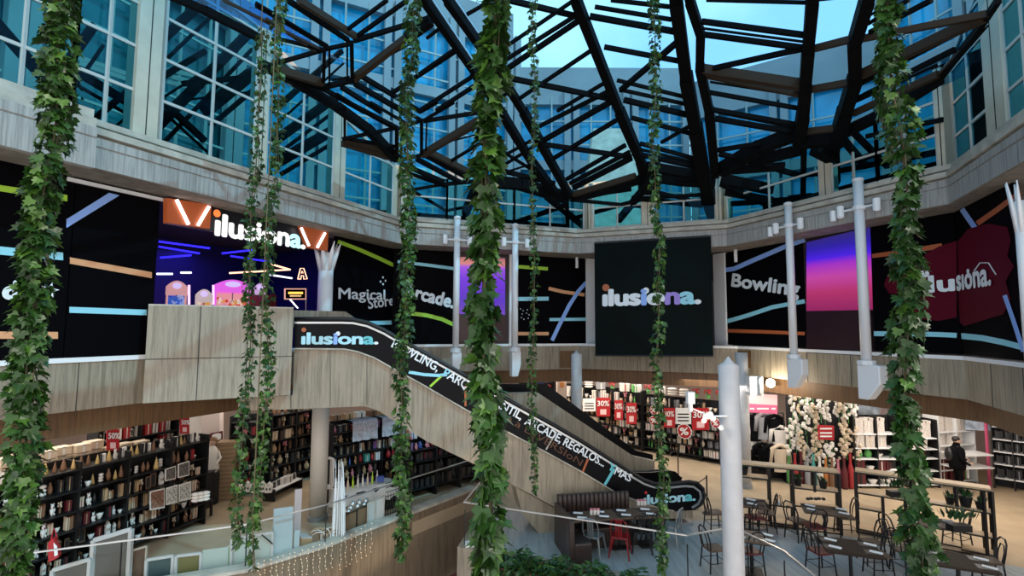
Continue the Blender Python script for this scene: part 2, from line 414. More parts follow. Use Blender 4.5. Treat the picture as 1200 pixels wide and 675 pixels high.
# upper concrete beam: front face, two ledges, sill
bprof = [(0, ZB), (0, 8.31), (.025, 8.32), (.025, 8.34), (0, 8.35), (0, 8.50), (.14, 8.50), (.14, 8.54), (.10, 8.54), (.10, 8.69), (.24, 8.69), (.24, 8.72), (.20, 8.72), (.20, 8.87), (.5, 8.9), (1.25, 8.9), (1.25, ZB)]
def segpoly(P_, y1): return P_
struct(sweep(MB(), Bp, bprof[:6] + [(1.1, 8.5), (1.1, ZB)]).build('wall_beam', M['concrete']), 'board-marked concrete ring beam')
struct(sweep(MB(), Bp, [(.10, 8.50), (.10, 8.545), (-.02, 8.56), (-.02, 8.68), (.20, 8.69), (.20, 8.735), (.09, 8.75), (.09, 8.86), (.30, 8.87), (.30, 8.90), (.45, 8.93), (1.1, 8.93), (1.1, 8.50)]).build(trim(), M['ledge']), 'stepped pale ledges on top of the ring beam')
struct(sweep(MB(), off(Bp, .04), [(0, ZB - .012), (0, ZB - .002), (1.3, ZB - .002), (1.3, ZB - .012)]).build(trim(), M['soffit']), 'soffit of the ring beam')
# thicker stretch of the beam at the far left
a = G(101, 196, ZB); dS1 = (V((*Bp[1], 0)) - V((*Bp[0], 0))).normalized(); nS1 = T1.n
q0 = V((*Bp[0], 0)); q1 = q0 + dS1 * ((V((a.x, a.y, 0)) - q0).dot(dS1))
sg = [(q0.x, q0.y), (q1.x, q1.y)]
struct(sweep(MB(), sg, [(-.16, ZB - .05), (-.16, 8.42), (-.13, 8.44), (-.16, 8.46), (-.16, 8.62), (0, 8.62), (0, 8.5), (0, ZB - .05)]).build(trim(), M['concrete']), 'thicker stretch of the concrete beam on the left')
struct(sweep(MB(), sg, [(-.12, 8.62), (-.12, 8.8), (-.02, 8.8), (-.02, 8.98), (.3, 9.0), (.3, 8.62)]).build(trim(), M['ledge']))
# formwork joints on the beam
mb = MB()
for i in range(5):
    a = V((*Bp[i], 0)); b = V((*Bp[i + 1], 0)); L = (b - a).length; n_ = round(L / 1.5); nn = V(((b - a).y, -(b - a).x, 0)).normalized()
    for j in range(1, n_): p = a.lerp(b, j / n_); mb.bar(p + V((0, 0, ZB)), p + V((0, 0, 8.30)), .012, .006)
struct(mb.build(trim(), mat('form_joint', (.16, .165, .165), .9)))

# ------------------------------------------------------------------ clerestory windows
Cp = off(Bp, .50); CT = [Pl(Cp[i], Cp[i + 1]) for i in range(5)]
def onl(pl_, x, y=230):
    p = pl_.at(x, y); return V((p.x, p.y, 0))
_wn = 0
def bay(pl_, xa, xb, z1a, z1b, cols=2, rowh=.9, mw=.05, z0=8.93):
    """window bay between two pixel columns: frame, bars and one pane"""
    global _wn; _wn += 1
    a = onl(pl_, xa); b = onl(pl_, xb); n = pl_.n
    w_ = MB().bar(a + V((0, 0, z0 + .03)), b + V((0, 0, z0 + .03)), .07, .07).bar(a + V((0, 0, z1a - .03)), b + V((0, 0, z1b - .03)), .07, .07)
    w_.bar(a + V((0, 0, z0)), a + V((0, 0, z1a)), .07).bar(b + V((0, 0, z0)), b + V((0, 0, z1b)), .07)
    root = struct(w_.build('window_%d' % _wn, M['mull']))
    for j in range(1, cols):
        t = j / cols; p = a.lerp(b, t); MB().bar(p + V((0, 0, z0)), p + V((0, 0, z1a + (z1b - z1a) * t)), mw, .06).build('mullion', M['mull'], root)
    z = z0 + rowh
    while z < max(z1a, z1b) - .15:
        ta, tb = 0.0, 1.0
        if z > z1a: ta = (z - z1a) / (z1b - z1a)
        if z > z1b: tb = (z - z1a) / (z1b - z1a)
        MB().bar(a.lerp(b, ta) + V((0, 0, z)), a.lerp(b, tb) + V((0, 0, z)), mw, .06).build('glazing_bar', M['mull'], root); z += rowh
    MB().prism([a + V((0, 0, z0)), b + V((0, 0, z0)), b + V((0, 0, z1b)), a + V((0, 0, z1a))], -n * .012).build('pane', M['wglass'], root)
bay(CT[0], -60, 75, 13.0, 13.0, 2); bay(CT[0], 75, 152, 13.0, 13.0, 2); bay(CT[0], 182, 295, 13.0, 12.7)
bay(CT[0], 309, 389, 12.3, 11.7); bay(CT[0], 402, 460, 11.5, 10.7)
bay(CT[1], 479, 524, 10.4, 10.5, 1, .8); bay(CT[1], 524, 603, 10.5, 10.4, 1, .8); bay(CT[1], 603, 684, 10.5, 10.6, 2, .8)
bay(CT[2], 695, 752, 10.6, 10.7, 2, .8); bay(CT[2], 765, 838, 10.7, 10.6, 2, .8)
bay(CT[3], 852, 962, 10.6, 10.8, 2, .8); bay(CT[3], 976, 1030, 10.8, 10.9, 2, .8); bay(CT[3], 1030, 1103, 10.9, 11.1, 2, .8)
bay(CT[4], 1124, 1166, 11.6, 12.4, 2, .8); bay(CT[4], 1190, 1240, 13, 13, 2, .8)
def column(pl_, xa, xb, z1, label, out=.06, y=230):
    a = onl(pl_, xa, y); b = onl(pl_, xb, y); n = pl_.n; m_ = a.lerp(b, .52)
    mb = MB().prism([a + n * out, b + n * out, b - n * .25, a - n * .25], V((0, 0, z1)) - V((0, 0, 0)))
    mb.v = [V((p.x, p.y, p.z if p.z > 1 else 8.9)) for p in mb.v]
    mb.bar(m_ + n * (out + .002) + V((0, 0, 8.92)), m_ + n * (out + .002) + V((0, 0, z1)), .015, .015, 1)
    o = struct(mb.build(trim(), [M['cream'], M['dark']]), label)
column(CT[0], 152, 181, 13.2, 'broad cream window column left of the arcade sign', .1, 150)
column(CT[0], 296, 308, 12.7, 'cream window column behind the twin ivy'); column(CT[0], 389, 402, 11.7, 'cream window column with a grey corner')
column(CT[0], 460, 469, 10.8, 'cream window column at the left corner'); column(CT[1], 470, 478, 10.7, 'window post at the left corner')
column(CT[1], 685, 690, 10.7, 'slim post'); column(CT[2], 690, 695, 10.7, 'slim post'); column(CT[2], 752, 765, 10.9, 'cream window column in the middle of the far wall')
column(CT[2], 838, 845, 10.7, 'slim post'); column(CT[3], 846, 852, 10.7, 'slim post'); column(CT[3], 962, 976, 10.9, 'cream column on the right far wall')
column(CT[3], 1103, 1113, 11.3, 'cream column at the right corner'); column(CT[4], 1113, 1124, 11.6, 'cream column right of the corner'); column(CT[4], 1166, 1190, 13.2, 'broad concrete window column at far right')

# ------------------------------------------------------------------ neighbouring building beyond the glass
nbc = mat('hotel_concrete', (.36, .36, .36), .8, var=.15, bscale=.4)
nbg = mat('hotel_glazing', (.008, .38, .62), .15, spec=.8, var=.4, bscale=.5)
nbt = mat('hotel_glazing_teal', (.015, .16, .19), .15, spec=.8, var=.5, bscale=.4)
N = thing('hotel_building', 'pale building with tall blue windows seen through the glass roof', 'building', (0, 33, 4))
Np = [(-23, 2), (-13.5, 24), (0, 31), (11, 31), (19, 25), (22, 10)]
for i in range(5):
    a = V((*Np[i], 0)); b = V((*Np[i + 1], 0)); n = V(((b - a).y, -(b - a).x, 0)).normalized(); L = (b - a).length
    ztop = (26, 25, 21.5, 20.5, 24)[i]
    MB().prism([a + V((0, 0, ztop - 2.4)), b + V((0, 0, ztop - 2.4)), b + V((0, 0, ztop)), a + V((0, 0, ztop))], -n * .6).build('parapet_band', nbc, N)
    MB().prism([a + V((0, 0, 4)), b + V((0, 0, 4)), b + V((0, 0, 9)), a + V((0, 0, 9))], -n * .6).build('base_band', nbc, N)
    MB().prism([a - n * .4 + V((0, 0, 4)), b - n * .4 + V((0, 0, 4)), b - n * .4 + V((0, 0, ztop - 1)), a - n * .4 + V((0, 0, ztop - 1))], -n * .2).build('glazing', nbt if i == 0 else nbg, N)
    k_ = max(2, round(L / 4.2)); mb = MB()
    for j in range(k_ + 1):
        p = a.lerp(b, j / k_)
        for d_ in (-.28, .28):
            MB().box((p + (b - a).normalized() * d_).to_tuple()[:2] + ((ztop + 4) / 2 - 1,), (.38, .38, ztop - 5), math.atan2((b - a).y, (b - a).x)).build('pier', nbc, N)
        if j < k_:
            for t in (.33, .66):
                p2 = p.lerp(a.lerp(b, (j + 1) / k_), t); mb.bar(p2 + V((0, 0, 7)), p2 + V((0, 0, ztop - 2)), .09, .09)
    z = 9.0
    while z < ztop - 3: mb.bar(a + V((0, 0, z)) + n * .02, b + V((0, 0, z)) + n * .02, .08, .1); z += 1.5
    mb.build('mullions', M['mull'], N)
    # one more slab edge half way
    MB().prism([a + n * .1 + V((0, 0, ztop - 6.6)), b + n * .1 + V((0, 0, ztop - 6.6)), b + n * .1 + V((0, 0, ztop - 6.0)), a + n * .1 + V((0, 0, ztop - 6.0))], -n * .3).build('slab_edge', nbc, N)
# dark masses and low walls added outside the clerestory to darken its panes
dkw = mat('dark_backing', (.002, .002, .003), .9, spec=.0)
DP = off(Bp, 3.2)
for i, z0_, z1_, lab in ((4, 8.85, 15.0, 'dark mass added behind the right windows'), (3, 8.85, 9.9, 'low dark wall added outside the right far windows'), (1, 8.85, 9.75, 'low dark wall added outside the left far windows')):
    a = V((*DP[i], 0)); b = V((*DP[i + 1], 0)); n = V(((b - a).y, -(b - a).x, 0)).normalized()
    struct(MB().prism([a + V((0, 0, z0_)), b + V((0, 0, z0_)), b + V((0, 0, z1_)), a + V((0, 0, z1_))], -n * .3).build(trim(), dkw), lab)
a = V((*DP[4], 0)).lerp(V((*DP[3], 0)), .0); b = V((*DP[4], 0)).lerp(V((*DP[3], 0)), .35); n = V((-1, -.4, 0))
struct(MB().prism([a + V((0, 0, 8.85)), b + V((0, 0, 8.85)), b + V((0, 0, 12.6)), a + V((0, 0, 12.6))], V((.3, .1, 0))).build(trim(), dkw), 'dark mass added beside the right corner')
# sunlit sloping stair tower in front of it
c_ = D(716, 175, 27); mb = MB()
w0, w1 = 1.9, 1.0
mb.add([c_ + V((-w0, -.8, -5.8)), c_ + V((w0, -.8, -5.8)), c_ + V((w0, 1, -5.8)), c_ + V((-w0, 1, -5.8)), c_ + V((-w1, -.4, 1.0)), c_ + V((w1, -.4, 1.0)), c_ + V((w1, .6, 1.0)), c_ + V((-w1, .6, 1.0))],
       [(3, 2, 1, 0), (4, 5, 6, 7), (0, 1, 5, 4), (1, 2, 6, 5), (2, 3, 7, 6), (3, 0, 4, 7)])
tag(mb.build('stair_tower', mat('cream_render', (.75, .68, .52), .8, var=.2, bscale=3)), 'cream sunlit tapering tower outside the glass', 'tower')
# terrace deck and trusses outside the left windows
struct(sweep(MB(), off(Bp, 1.2), [(0, 8.6), (0, 8.8), (13.5, 8.8), (13.5, 8.6)]).build(trim(), mat('terrace_deck', (.10, .13, .14), .8)), 'flat roof terrace outside the clerestory')
OT = Pl(*[off(Bp, 3.0)[i] for i in (0, 1)])
k_ = 0
for (p, q, w_, lab) in (((-10, 20), (60, 100), .16, 'dark steel strut outside the far left window'), ((60, 100), (110, 30), .16, 'dark diagonal strut outside the second window'),
    ((75, 75), (150, 120), .16, 'dark strut falling to the broad column'), ((110, 140), (152, 105), .12, 'short rising strut beside the broad column'),
    ((180, 55), (240, 0), .2, 'upper dark strut outside the tall window'), ((182, 95), (240, 60), .14, 'middle strut outside the tall window'), ((182, 150), (290, 40), .22, 'long dark strut crossing the tall window'),
    ((240, 130), (296, 85), .3, 'thick dark strut low in the tall window'), ((183, 112), (240, 165), .14, 'thin strut falling in the tall window'), ((215, 98), (296, 90), .14, 'level strut in the tall window'),
    ((320, 130), (400, 60), .16, 'dark strut outside the third window'), ((322, 165), (392, 115), .25, 'thick strut outside the third window'), ((325, 190), (395, 150), .3, 'low thick strut outside the third window')):
    tag(MB().bar(OT.at(*p), OT.at(*q), w_, w_).bar(OT.at(*p) + V((0, .3, -.3)), OT.at(*q) + V((0, .3, -.3)), w_ * .4, w_ * .4).build('roof_strut', M['steel']), lab, 'strut')
lv = thing('sun_louvre', 'stack of pale louvre blades outside the left windows', 'louvre', tuple(OT.at(150, 88, -1)))
for p, q in (((70, 60), (152, 88)), ((70, 66), (152, 94)), ((182, 85), (240, 100)), ((182, 78), (240, 92)), ((182, 92), (240, 108)), ((60, 72), (130, 98))):
    MB().bar(OT.at(*p, -1), OT.at(*q, -1), .05, .12).build('blade', M['mull'], lv)
# ================================================================== UPPER LEVEL: printed panels, screens, arcade
def zpt(pl_, x, z, off_=0.0, y=330):
    p = pl_.at(x, y, off_); return V((p.x, p.y, z))
def panel(pl_, xa, xb, z0, z1, name, label, cat, m_, th=.10, group=None):
    a = zpt(pl_, xa, z0); b = zpt(pl_, xb, z0); c = (a + b) / 2
    t = thing(name, label, cat, (c.x, c.y, z0), group=group)
    MB().prism([a + pl_.n * .02, b + pl_.n * .02, V((b.x, b.y, z1)) + pl_.n * .02, V((a.x, a.y, z1)) + pl_.n * .02], -pl_.n * th).build('board', m_, t)
    return t
SO = .03
def stripe(t, pl_, pts, m_, off_=SO, name='stripe'):
    """printed band as a thin piece on its panel, outline in order"""
    P_ = [pl_.at(x, y, off_) for x, y in pts]
    return MB().prism(P_, -pl_.n * .006).build(name, m_, t)
def band(t, pl_, line, hw, m_, off_=SO, name='stripe'):
    """curved band: centre line pixels and half height in pixels"""
    mb = MB(); hs = hw if isinstance(hw, (list, tuple)) else [hw] * len(line)
    P_ = []
    for i, (x, y) in enumerate(line):
        x0, y0 = line[max(i - 1, 0)]; x1, y1 = line[min(i + 1, len(line) - 1)]
        L = math.hypot(x1 - x0, y1 - y0); nx, ny = -(y1 - y0) / L, (x1 - x0) / L
        P_.append((pl_.at(x + nx * hs[i], y + ny * hs[i], off_), pl_.at(x - nx * hs[i], y - ny * hs[i], off_)))
    for i in range(len(P_) - 1):
        mb.prism([P_[i][0], P_[i + 1][0], P_[i + 1][1], P_[i][1]], -pl_.n * .006)
    return mb.build(name, m_, t)
def lettering(t, pl_, body, p0, p1, hpx, mats, off_=SO + .004, bold=.02, spacing=1.0, name='lettering', wave=0, bend=0, th=.012, shear=0, vert=True, idx=None):
    A = pl_.at(*p0, off_); B = pl_.at(*p1, off_)
    Hh = (pl_.at(p0[0], p0[1] - hpx, off_) - A).length
    mb = write(MB(), body, A, B, Hh, pl_.n, bold, spacing, mats=idx, upv=(0, 0, 1) if vert else None, th=th, wave=wave, bend=bend, shear=shear)
    return mb.build(name, mats, t)
def disc(t, pl_, c, rpx, m_, off_=SO + .01, name='dot', sq=1.0, n=14):
    C0 = pl_.at(*c, off_); R = (pl_.at(c[0], c[1] - rpx, off_) - C0).length
    return MB().prism([C0 + pl_.r * math.cos(2 * math.pi * k / n) * R * sq + V((0, 0, math.sin(2 * math.pi * k / n) * R)) for k in range(n)], -pl_.n * .01).build(name, m_, t)
ZT = 7.93
K = M['black']
p = panel(S1, -95, 79, 4.55, ZT, 'printed_panel', 'black printed wall panel at far left with lime, pale blue and tan stripes', 'wall panel', K)
stripe(p, S1, [(-60, 207), (80, 231.5), (80, 236), (-60, 211.5)][:0] or [(-60, 208), (79, 228.5), (79, 236), (-60, 215)], M['green'])
stripe(p, S1, [(-60, 283), (74, 296), (74, 305), (-60, 293)], M['cyan'])
stripe(p, S1, [(-60, 388), (68, 389), (68, 397), (-60, 397)], M['orange'])
lettering(p, S1, 'd', (1, 350), (21, 350), 22, M['letter'], bold=.06); lettering(p, S1, 'a', (-34, 350), (-6, 350), 18, M['letter'], bold=.06)
lettering(p, S1, 's', (27, 347), (40, 346), 14, M['letter'], bold=.05)
C0 = S1.at(58.5, 340, SO + .02); R = (S1.at(58.5, 332, SO) - S1.at(58.5, 340, SO)).length
MB().prism([C0 + S1.r * math.sin(math.pi * k / 5 + .2) * R * (1.15 if k % 2 == 0 else .45) + V((0, 0, math.cos(math.pi * k / 5 + .2) * R * (1.15 if k % 2 == 0 else .45))) for k in range(10)], -S1.n * .01).build('star', M['letter'], p)
p = panel(S1, 80.5, 181, 4.55, ZT, 'printed_panel', 'black wall panel with blue diagonal, tan and pale blue bands left of arcade', 'wall panel', K)
stripe(p, S1, [(78, 257), (78, 267), (140, 229), (128, 226)], M['blue'])
stripe(p, S1, [(82, 301.5), (178, 319), (178, 326), (82, 309)], M['orange'])
stripe(p, S1, [(70, 359), (172, 363), (172, 369.5), (70, 366)][:0] or [(81.5, 359.5), (172, 363), (172, 369.5), (81.5, 366.5)], M['cyan'])
a_ = zpt(S1, 70, 7.86, .06); b_ = zpt(S1, 186, 7.86, .06)
tag(MB().bar(a_, b_, .05, .07).build('light_rail', M['white']), 'white rail under the concrete soffit over the left panels', 'rail')
# ---- arcade shop
ARX = (184, 375)
A0 = zpt(S1, ARX[0], 4.37); A1 = zpt(S1, ARX[1], 4.37); dn = -S1.n; AE = A1 + S1.r * 2.6
ar = MB(); dpt = 5.5
mblue = mat('arcade_wall', (.004, .006, .10), .5)
struct(MB().prism([A0 + dn * dpt, AE + dn * dpt, AE + dn * dpt + V((0, 0, 3.6)), A0 + dn * dpt + V((0, 0, 3.6))], dn * .1).build('wall_arcade_back', mblue))
struct(MB().prism([A0 + dn * .1, A0 + dn * dpt, A0 + dn * dpt + V((0, 0, 3.6)), A0 + dn * .1 + V((0, 0, 3.6))], -S1.r * .1).build('wall_arcade_left', mblue))
struct(MB().prism([AE + dn * .3, AE + dn * dpt, AE + dn * dpt + V((0, 0, 3.6)), AE + dn * .3 + V((0, 0, 3.6))], S1.r * .1).build('wall_arcade_right', mblue))
struct(MB().prism([A0 + V((0, 0, -.07)), AE + V((0, 0, -.07)), AE + dn * dpt + V((0, 0, -.07)), A0 + dn * dpt + V((0, 0, -.07))], (0, 0, .06)).build('floor_arcade', mat('arcade_floor', (.02, .02, .05), .15)))
# lintel sign
sg = thing('arcade_sign', 'dark lintel sign with lit white lettering between two orange ends with neon V shapes', 'sign', tuple(zpt(S1, 280, 7.0)))
def quad(t, pl_, pts, m_, name, off_, th):
    return MB().prism([pl_.at(x, y, off_) for x, y in pts], -pl_.n * th).build(name, m_, t)
NE = emit('white_neon', (1, .97, 1), 3.0); NO = emit('orange_neon', (1, .30, .05), 1.2)
mor = mat('rust_orange_board', (.46, .10, .025), .5, em=(.46, .10, .025), es=.12)
quad(sg, S1, [(196, 262), (196, 232), (385, 268), (385, 294)], mat('sign_black', (.006, .006, .01), .4), 'lintel', .12, .1)
quad(sg, S1, [(196, 232), (248, 240), (246, 268), (196, 261)], mor, 'orange_end', .26, .14)
quad(sg, S1, [(353, 265), (385, 270), (384, 294), (361, 290)], mor, 'orange_end', .26, .14)
for a_, b_ in (((207, 234), (221, 263)), ((245, 242), (232, 264)), ((353, 267), (362, 288)), ((381, 273), (372, 290))):
    MB().tube([S1.at(*a_, .29), S1.at(*b_, .29)], .035, 8).build('neon_tube', NE, sg)
LW = emit('lit_letter_white', (1, 1, .98), .9); LC2 = emit('lit_letter_cyan', (.55, .95, 1), 1.1)
lettering(sg, S1, '\u0131lusiona.', (249, 275), (356, 291.5), 26, [LW, LC2, M['letter']], off_=.24, bold=.036, idx=[0, 0, 0, 0, 0, 0, 0, 1, 0], th=.06, spacing=.95)
disc(sg, S1, (254.5, 250), 4.4, emit('lit_dot', (1, .22, .05), 1.1), off_=.26)
# neon tubes under the arcade ceiling
nb = emit('blue_neon', (.03, .02, 1), 1.8); nw = emit('cool_tube', (.8, .85, 1), 2.2); nop = emit('peach_neon', (1, .55, .35), 2.2)
AP = Pl(S1.a - S1.n * 2.6, S1.b - S1.n * 2.6)
AP.n = S1.n
def tube_thing(p, q, m_, r_, lab, nm='neon_tube', cat='neon light', off2=0, grp=None):
    tag(MB().tube([AP.at(*p), AP.at(*q, off2)], r_, 6).build(nm, m_), lab, cat, grp)
for p_, q_, l_ in (((186, 283), (246, 291), 'topmost long blue neon tube in the arcade'), ((186, 289), (234, 297), 'second blue neon tube below the topmost in the arcade'), ((188, 302), (224, 299), 'short rising blue neon tube at the left of the arcade'),
                   ((260, 297), (296, 293), 'blue neon tube rising right of the dark cluster'), ((270, 300), (318, 307), 'blue neon tube falling behind the twin ivy')):
    tube_thing(p_, q_, nb, .028, l_, off2=.6)
tube_thing((184, 321), (202, 321), nw, .03, 'short white tube low at the arcade left'); tube_thing((212, 319.5), (224, 319.5), nw, .03, 'short white tube above the pink machine')
tube_thing((269, 320), (340, 316), nop, .03, 'peach tube forming the base of a long neon triangle'); tube_thing((316, 309), (340, 316), nop, .03, 'peach tube forming the top edge of the long neon triangle')
tube_thing((316, 322), (342, 326), nw, .03, 'white tube right of the twin ivy')
# ---- claw machines
def claw(x0, x1, ytop, body, glow, label, plush_c, hood=True):
    c0 = AP.at((x0 + x1) / 2, 350, 0); vr = V((c0.y, -c0.x, 0)).normalized(); vn = V((-c0.x, -c0.y, 0)).normalized(); vp = Pl((c0.x, c0.y), (c0.x + vr.x, c0.y + vr.y))
    a = vp.at(x0, 350); b = vp.at(x1, 350); c = (a + b) / 2; W = (b - a).length; z1 = vp.at((x0 + x1) / 2, ytop).z; z0 = 4.37
    ang = math.atan2(vr.y, vr.x); t = thing('claw_machine', label, 'arcade machine', (c.x, c.y, z0), 0)
    def bx(u, v, z, d, m_, nm): return MB().box(V((c.x, c.y, 0)) + vr * u + vn * v + V((0, 0, z)), d, ang).build(nm, m_, t)
    H_ = z1 - z0
    bx(0, -.4, z0 + .45, (W, .8, .9), body, 'cabinet')
    for u in (-1, 1): bx(u * (W / 2 - .03), -.02, (z0 + .9 + z1 - .28) / 2, (.05, .05, H_ - 1.15), glow, 'corner_light')
    bx(0, -.76, z0 + H_ / 2, (W, .05, H_ - .3), body, 'back_panel')
    hp_ = [V((c.x, c.y, 0)) + vr * (W / 2 * 1.04 * k / 5) + vn * .02 + V((0, 0, z1 - .30 + .34 * math.cos(k / 5 * 1.05) - .06)) for k in range(-5, 6)]
    hp_ = [hp_[0] - V((0, 0, .2))] + hp_ + [hp_[-1] - V((0, 0, .2))]
    MB().prism(hp_, -vn * .8).build('hood', glow, t)
    ce = V((c.x, c.y, z1 - .16))
    MB().prism([ce + vr * (.22 * W * math.cos(k * math.pi / 8)) + vn * .03 + V((0, 0, .085 * math.sin(k * math.pi / 8))) for k in range(16)], vn * .02).build('emblem', emit('emblem_light', (.75, .6, 1), .8), t)
    mb = MB().tube([ce + vn * -.3 + V((0, 0, -.2)), ce - vn * .3 + V((0, 0, -.45))], .02, 6)
    for k in range(3): mb.tube([ce - vn * .3 + V((0, 0, -.45)), ce - vn * .3 + V((.1 * math.cos(k * 2.1), .1 * math.sin(k * 2.1), -.6))], .012, 5)
    mb.build('claw', M['grey'], t)
    rng = random.Random(int(x0)); mb = MB()
    for k in range(60): mb.ball(V((c.x, c.y, z0 + .93)) + vr * rng.uniform(-W * .43, W * .43) - vn * rng.uniform(.08, .6) + V((0, 0, rng.uniform(0, H_ * .32))), rng.uniform(.05, .09), 6, rng.randrange(len(plush_c)))
    o = mb.build('plush_toys', plush_c, t, smooth=True); o['kind'] = 'stuff'
    return t
pc = [emit('toy_red', (.8, .08, .05), .5), emit('toy_cream', (.9, .75, .6), .6), emit('toy_orange', (.9, .45, .1), .5), emit('toy_pink', (.9, .4, .5), .5)]
mpk = emit('magenta_hood', (.80, .12, .75), .8); mpp = emit('peach_hood', (.75, .36, .36), .7); mbl = mat('blue_cabinet', (.01, .03, .3), .3, em=(.02, .08, .6), es=.5)
claw(194, 219, 328, mbl, mpp, 'claw machine with peach hood and blue body at the arcade left', [emit('toy_blue', (.05, .15, .7), .5), emit('toy_violet', (.4, .5, .9), .5)])
claw(229, 249, 338, mat('cream_cabinet', (.5, .35, .3), .4, em=(.5, .3, .3), es=.3), emit('cream_hood', (.8, .65, .6), .5), 'low claw machine full of orange and white toys', pc)
claw(251, 293, 327, mpp, mpk, 'wide claw machine with glowing magenta hood and red toys', pc)
claw(297, 312, 331, mpp, emit('lilac_hood', (.7, .5, .8), .6), 'narrow claw machine behind the twin ivy', pc)
for x_, lab in ((221.5, 'upright pinkish light tube between the first two machines'), (250, 'upright violet light tube beside the magenta machine')):
    tube_thing((x_, 357), (x_, 334), emit('tube_%d' % x_, (1, .5, .9), 1.6), .03, lab, off2=0)
tag(MB().prism([AP.at(x, y, .8) for x, y in ((313, 345), (324, 345), (324, 362), (313, 362))], -S1.n * .8).build('arcade_cabinet', mat('dkred_cabinet', (.14, .01, .02), .4)), 'dark red arcade cabinet right of the twin ivy', 'arcade machine')
# neon A on the right
t = thing('neon_letter', 'peach neon outline of a letter A', 'neon sign', tuple(AP.at(354, 326)))
MB().tube([AP.at(*q, .3) for q in ((349, 327), (352, 314.5), (356, 314.5), (360, 327), (356, 327), (355.5, 323), (353, 323), (352.5, 327), (349, 327))], .018, 6).build('tube', nop, t)
MB().tube([AP.at(*q, .3) for q in ((353, 320), (354, 317.5), (355.4, 320), (353, 320))], .012, 6).build('tube', nop, t)
# lit menu sign on a slanted post
t = thing('lit_sign', 'small framed sign with amber lines on a slanting lit post', 'sign', tuple(AP.at(346, 350)))
quad(t, AP, [(334, 338), (359, 338), (359, 351), (334, 351)], emit('sign_frame', (.9, .45, .35), .9), 'frame', .9, .04)
quad(t, AP, [(335.2, 339.2), (357.8, 339.2), (357.8, 349.8), (335.2, 349.8)], K, 'board', .92, .02)
quad(t, AP, [(338, 342), (355, 342), (355, 344.6), (338, 344.6)], emit('amber', (1, .6, .1), 1.5), 'text_line', .93, .01); quad(t, AP, [(340, 346), (353, 346), (353, 347.5), (340, 347.5)], emit('amber2', (1, .6, .3), 1), 'text_line', .93, .01)
MB().tube([AP.at(340, 351, .9), AP.at(349, 361, .9)], .02, 6).build('post', NE, t); MB().tube([AP.at(358.5, 351, .9), AP.at(358.5, 366, .9)], .015, 6).build('post', M['rail'], t)
# ---- white fluted posts with fronds
def frondpost(pl_, xa, xb, z0, z1, label, off_, mm):
    a = zpt(pl_, xa, z0, off_); b = zpt(pl_, xb, z0, off_); c = (a + b) / 2; r_ = (xb - xa) / 600 * c.y / 2
    t = thing('fluted_post', label, 'post', tuple(c))
    MB().tube([c, V((c.x, c.y, z1))], r_, 12).build('shaft', mm, t, smooth=True)
    for k in range(7):
        aa = k * .9 + .2; d_ = V((math.cos(aa), math.sin(aa), 0)); q = V((c.x, c.y, z1 - .05))
        MB().tube([q + d_ * r_ * .5 - V((0, 0, .55)), q + d_ * r_ * 1.25, q + d_ * r_ * 1.9 + V((0, 0, .38))], [r_ * .45, r_ * .34, .01], 6).build('frond', mm, t, smooth=True)
    return t
frondpost(S1, 373, 390, 4.37, 7.35, 'white fluted post with frond top right of the arcade opening', .05, M['pipe'])
# ---- magical store panel and arcade panel
p = panel(S1, 392, 459.5, 4.56, ZT, 'printed_panel', 'black wall panel reading Magical Store with a lime stripe above', 'wall panel', K)
band(p, S1, [(396, 283), (420, 292), (445, 303), (462, 311)], 2.2, M['green'])
lettering(p, S1, 'Magical', (396, 350), (451, 351), 13, M['letter'], bold=.015, vert=False)
lettering(p, S1, 'Store.', (431, 362), (464, 357), 13, M['letter'], bold=.015, vert=False)
for k, (x, y) in enumerate(((446, 330), (449, 325), (452, 329), (449, 333))): disc(p, S1, (x, y), 1.4, M['letter'], name='spark', n=6)
band(p, S1, [(433, 378.5), (459, 378)], 2.3, M['cyan'])
p = panel(S2, 461, 534, 4.55, ZT, 'printed_panel', 'black wall panel reading Arcade beside the left white pipe', 'wall panel', K)
band(p, S2, [(466, 306.5), (500, 310.5), (534, 315)], 1.8, M['cyan'])
lettering(p, S2, 'Arcade.', (471, 346), (531, 361), 16, M['letter'], bold=.04, vert=False)
band(p, S2, [(480, 367), (500, 369.5), (518, 374), (533, 381)], 2.3, M['green'])
# screen behind the thick ivy
t = panel(S2, 537, 598, 4.55, ZT, 'video_screen', 'tall video wall with orange and violet picture over a dark base, behind the thick ivy', 'screen', mat('screen_frame', (.03, .015, .015), .5))
quad(t, S2, [(538, 301), (592, 302), (592, 369), (538, 368)], gradient('violet_screen', [(0, (.16, .05, .5)), (.25, (.10, .02, .55)), (.6, (.18, .03, .75)), (.8, (.35, .08, .8)), (.87, (.75, .25, .22)), (.97, (.45, .16, .16)), (1, (.05, .03, .12))], .95), 'picture', .06, .03)
quad(t, S2, [(538, 369.5), (592, 370), (592, 400), (538, 400)], mat('maroon_base', (.045, .008, .010), .4), 'base_panel', .05, .03)
p = panel(S2, 600, 687, 4.55, ZT, 'printed_panel', 'black wall panel with crossed curved stripes left of the hanging banner', 'wall panel', K)
band(p, S2, [(600, 312), (642, 315)], 2, M['green']); band(p, S2, [(598, 350.5), (643, 350)], 2.3, M['cyan']); band(p, S2, [(600, 391), (643, 391)], 2, M['orange'])
band(p, S2, [(643, 338), (660, 342), (685, 345.5)], 2, M['orange'], SO + .008); band(p, S2, [(644, 374.5), (687, 374)], 1.8, M['cyan'], SO + .002)
band(p, S2, [(647, 399), (655, 382), (667, 358), (678, 341), (687, 331)], 2.2, M['blue'], SO + .016)
for k in range(9): disc(p, S2, (610 + (k * 7) % 13, 362 + (k * 5) % 14), .7, M['letter'], name='spark', n=5)
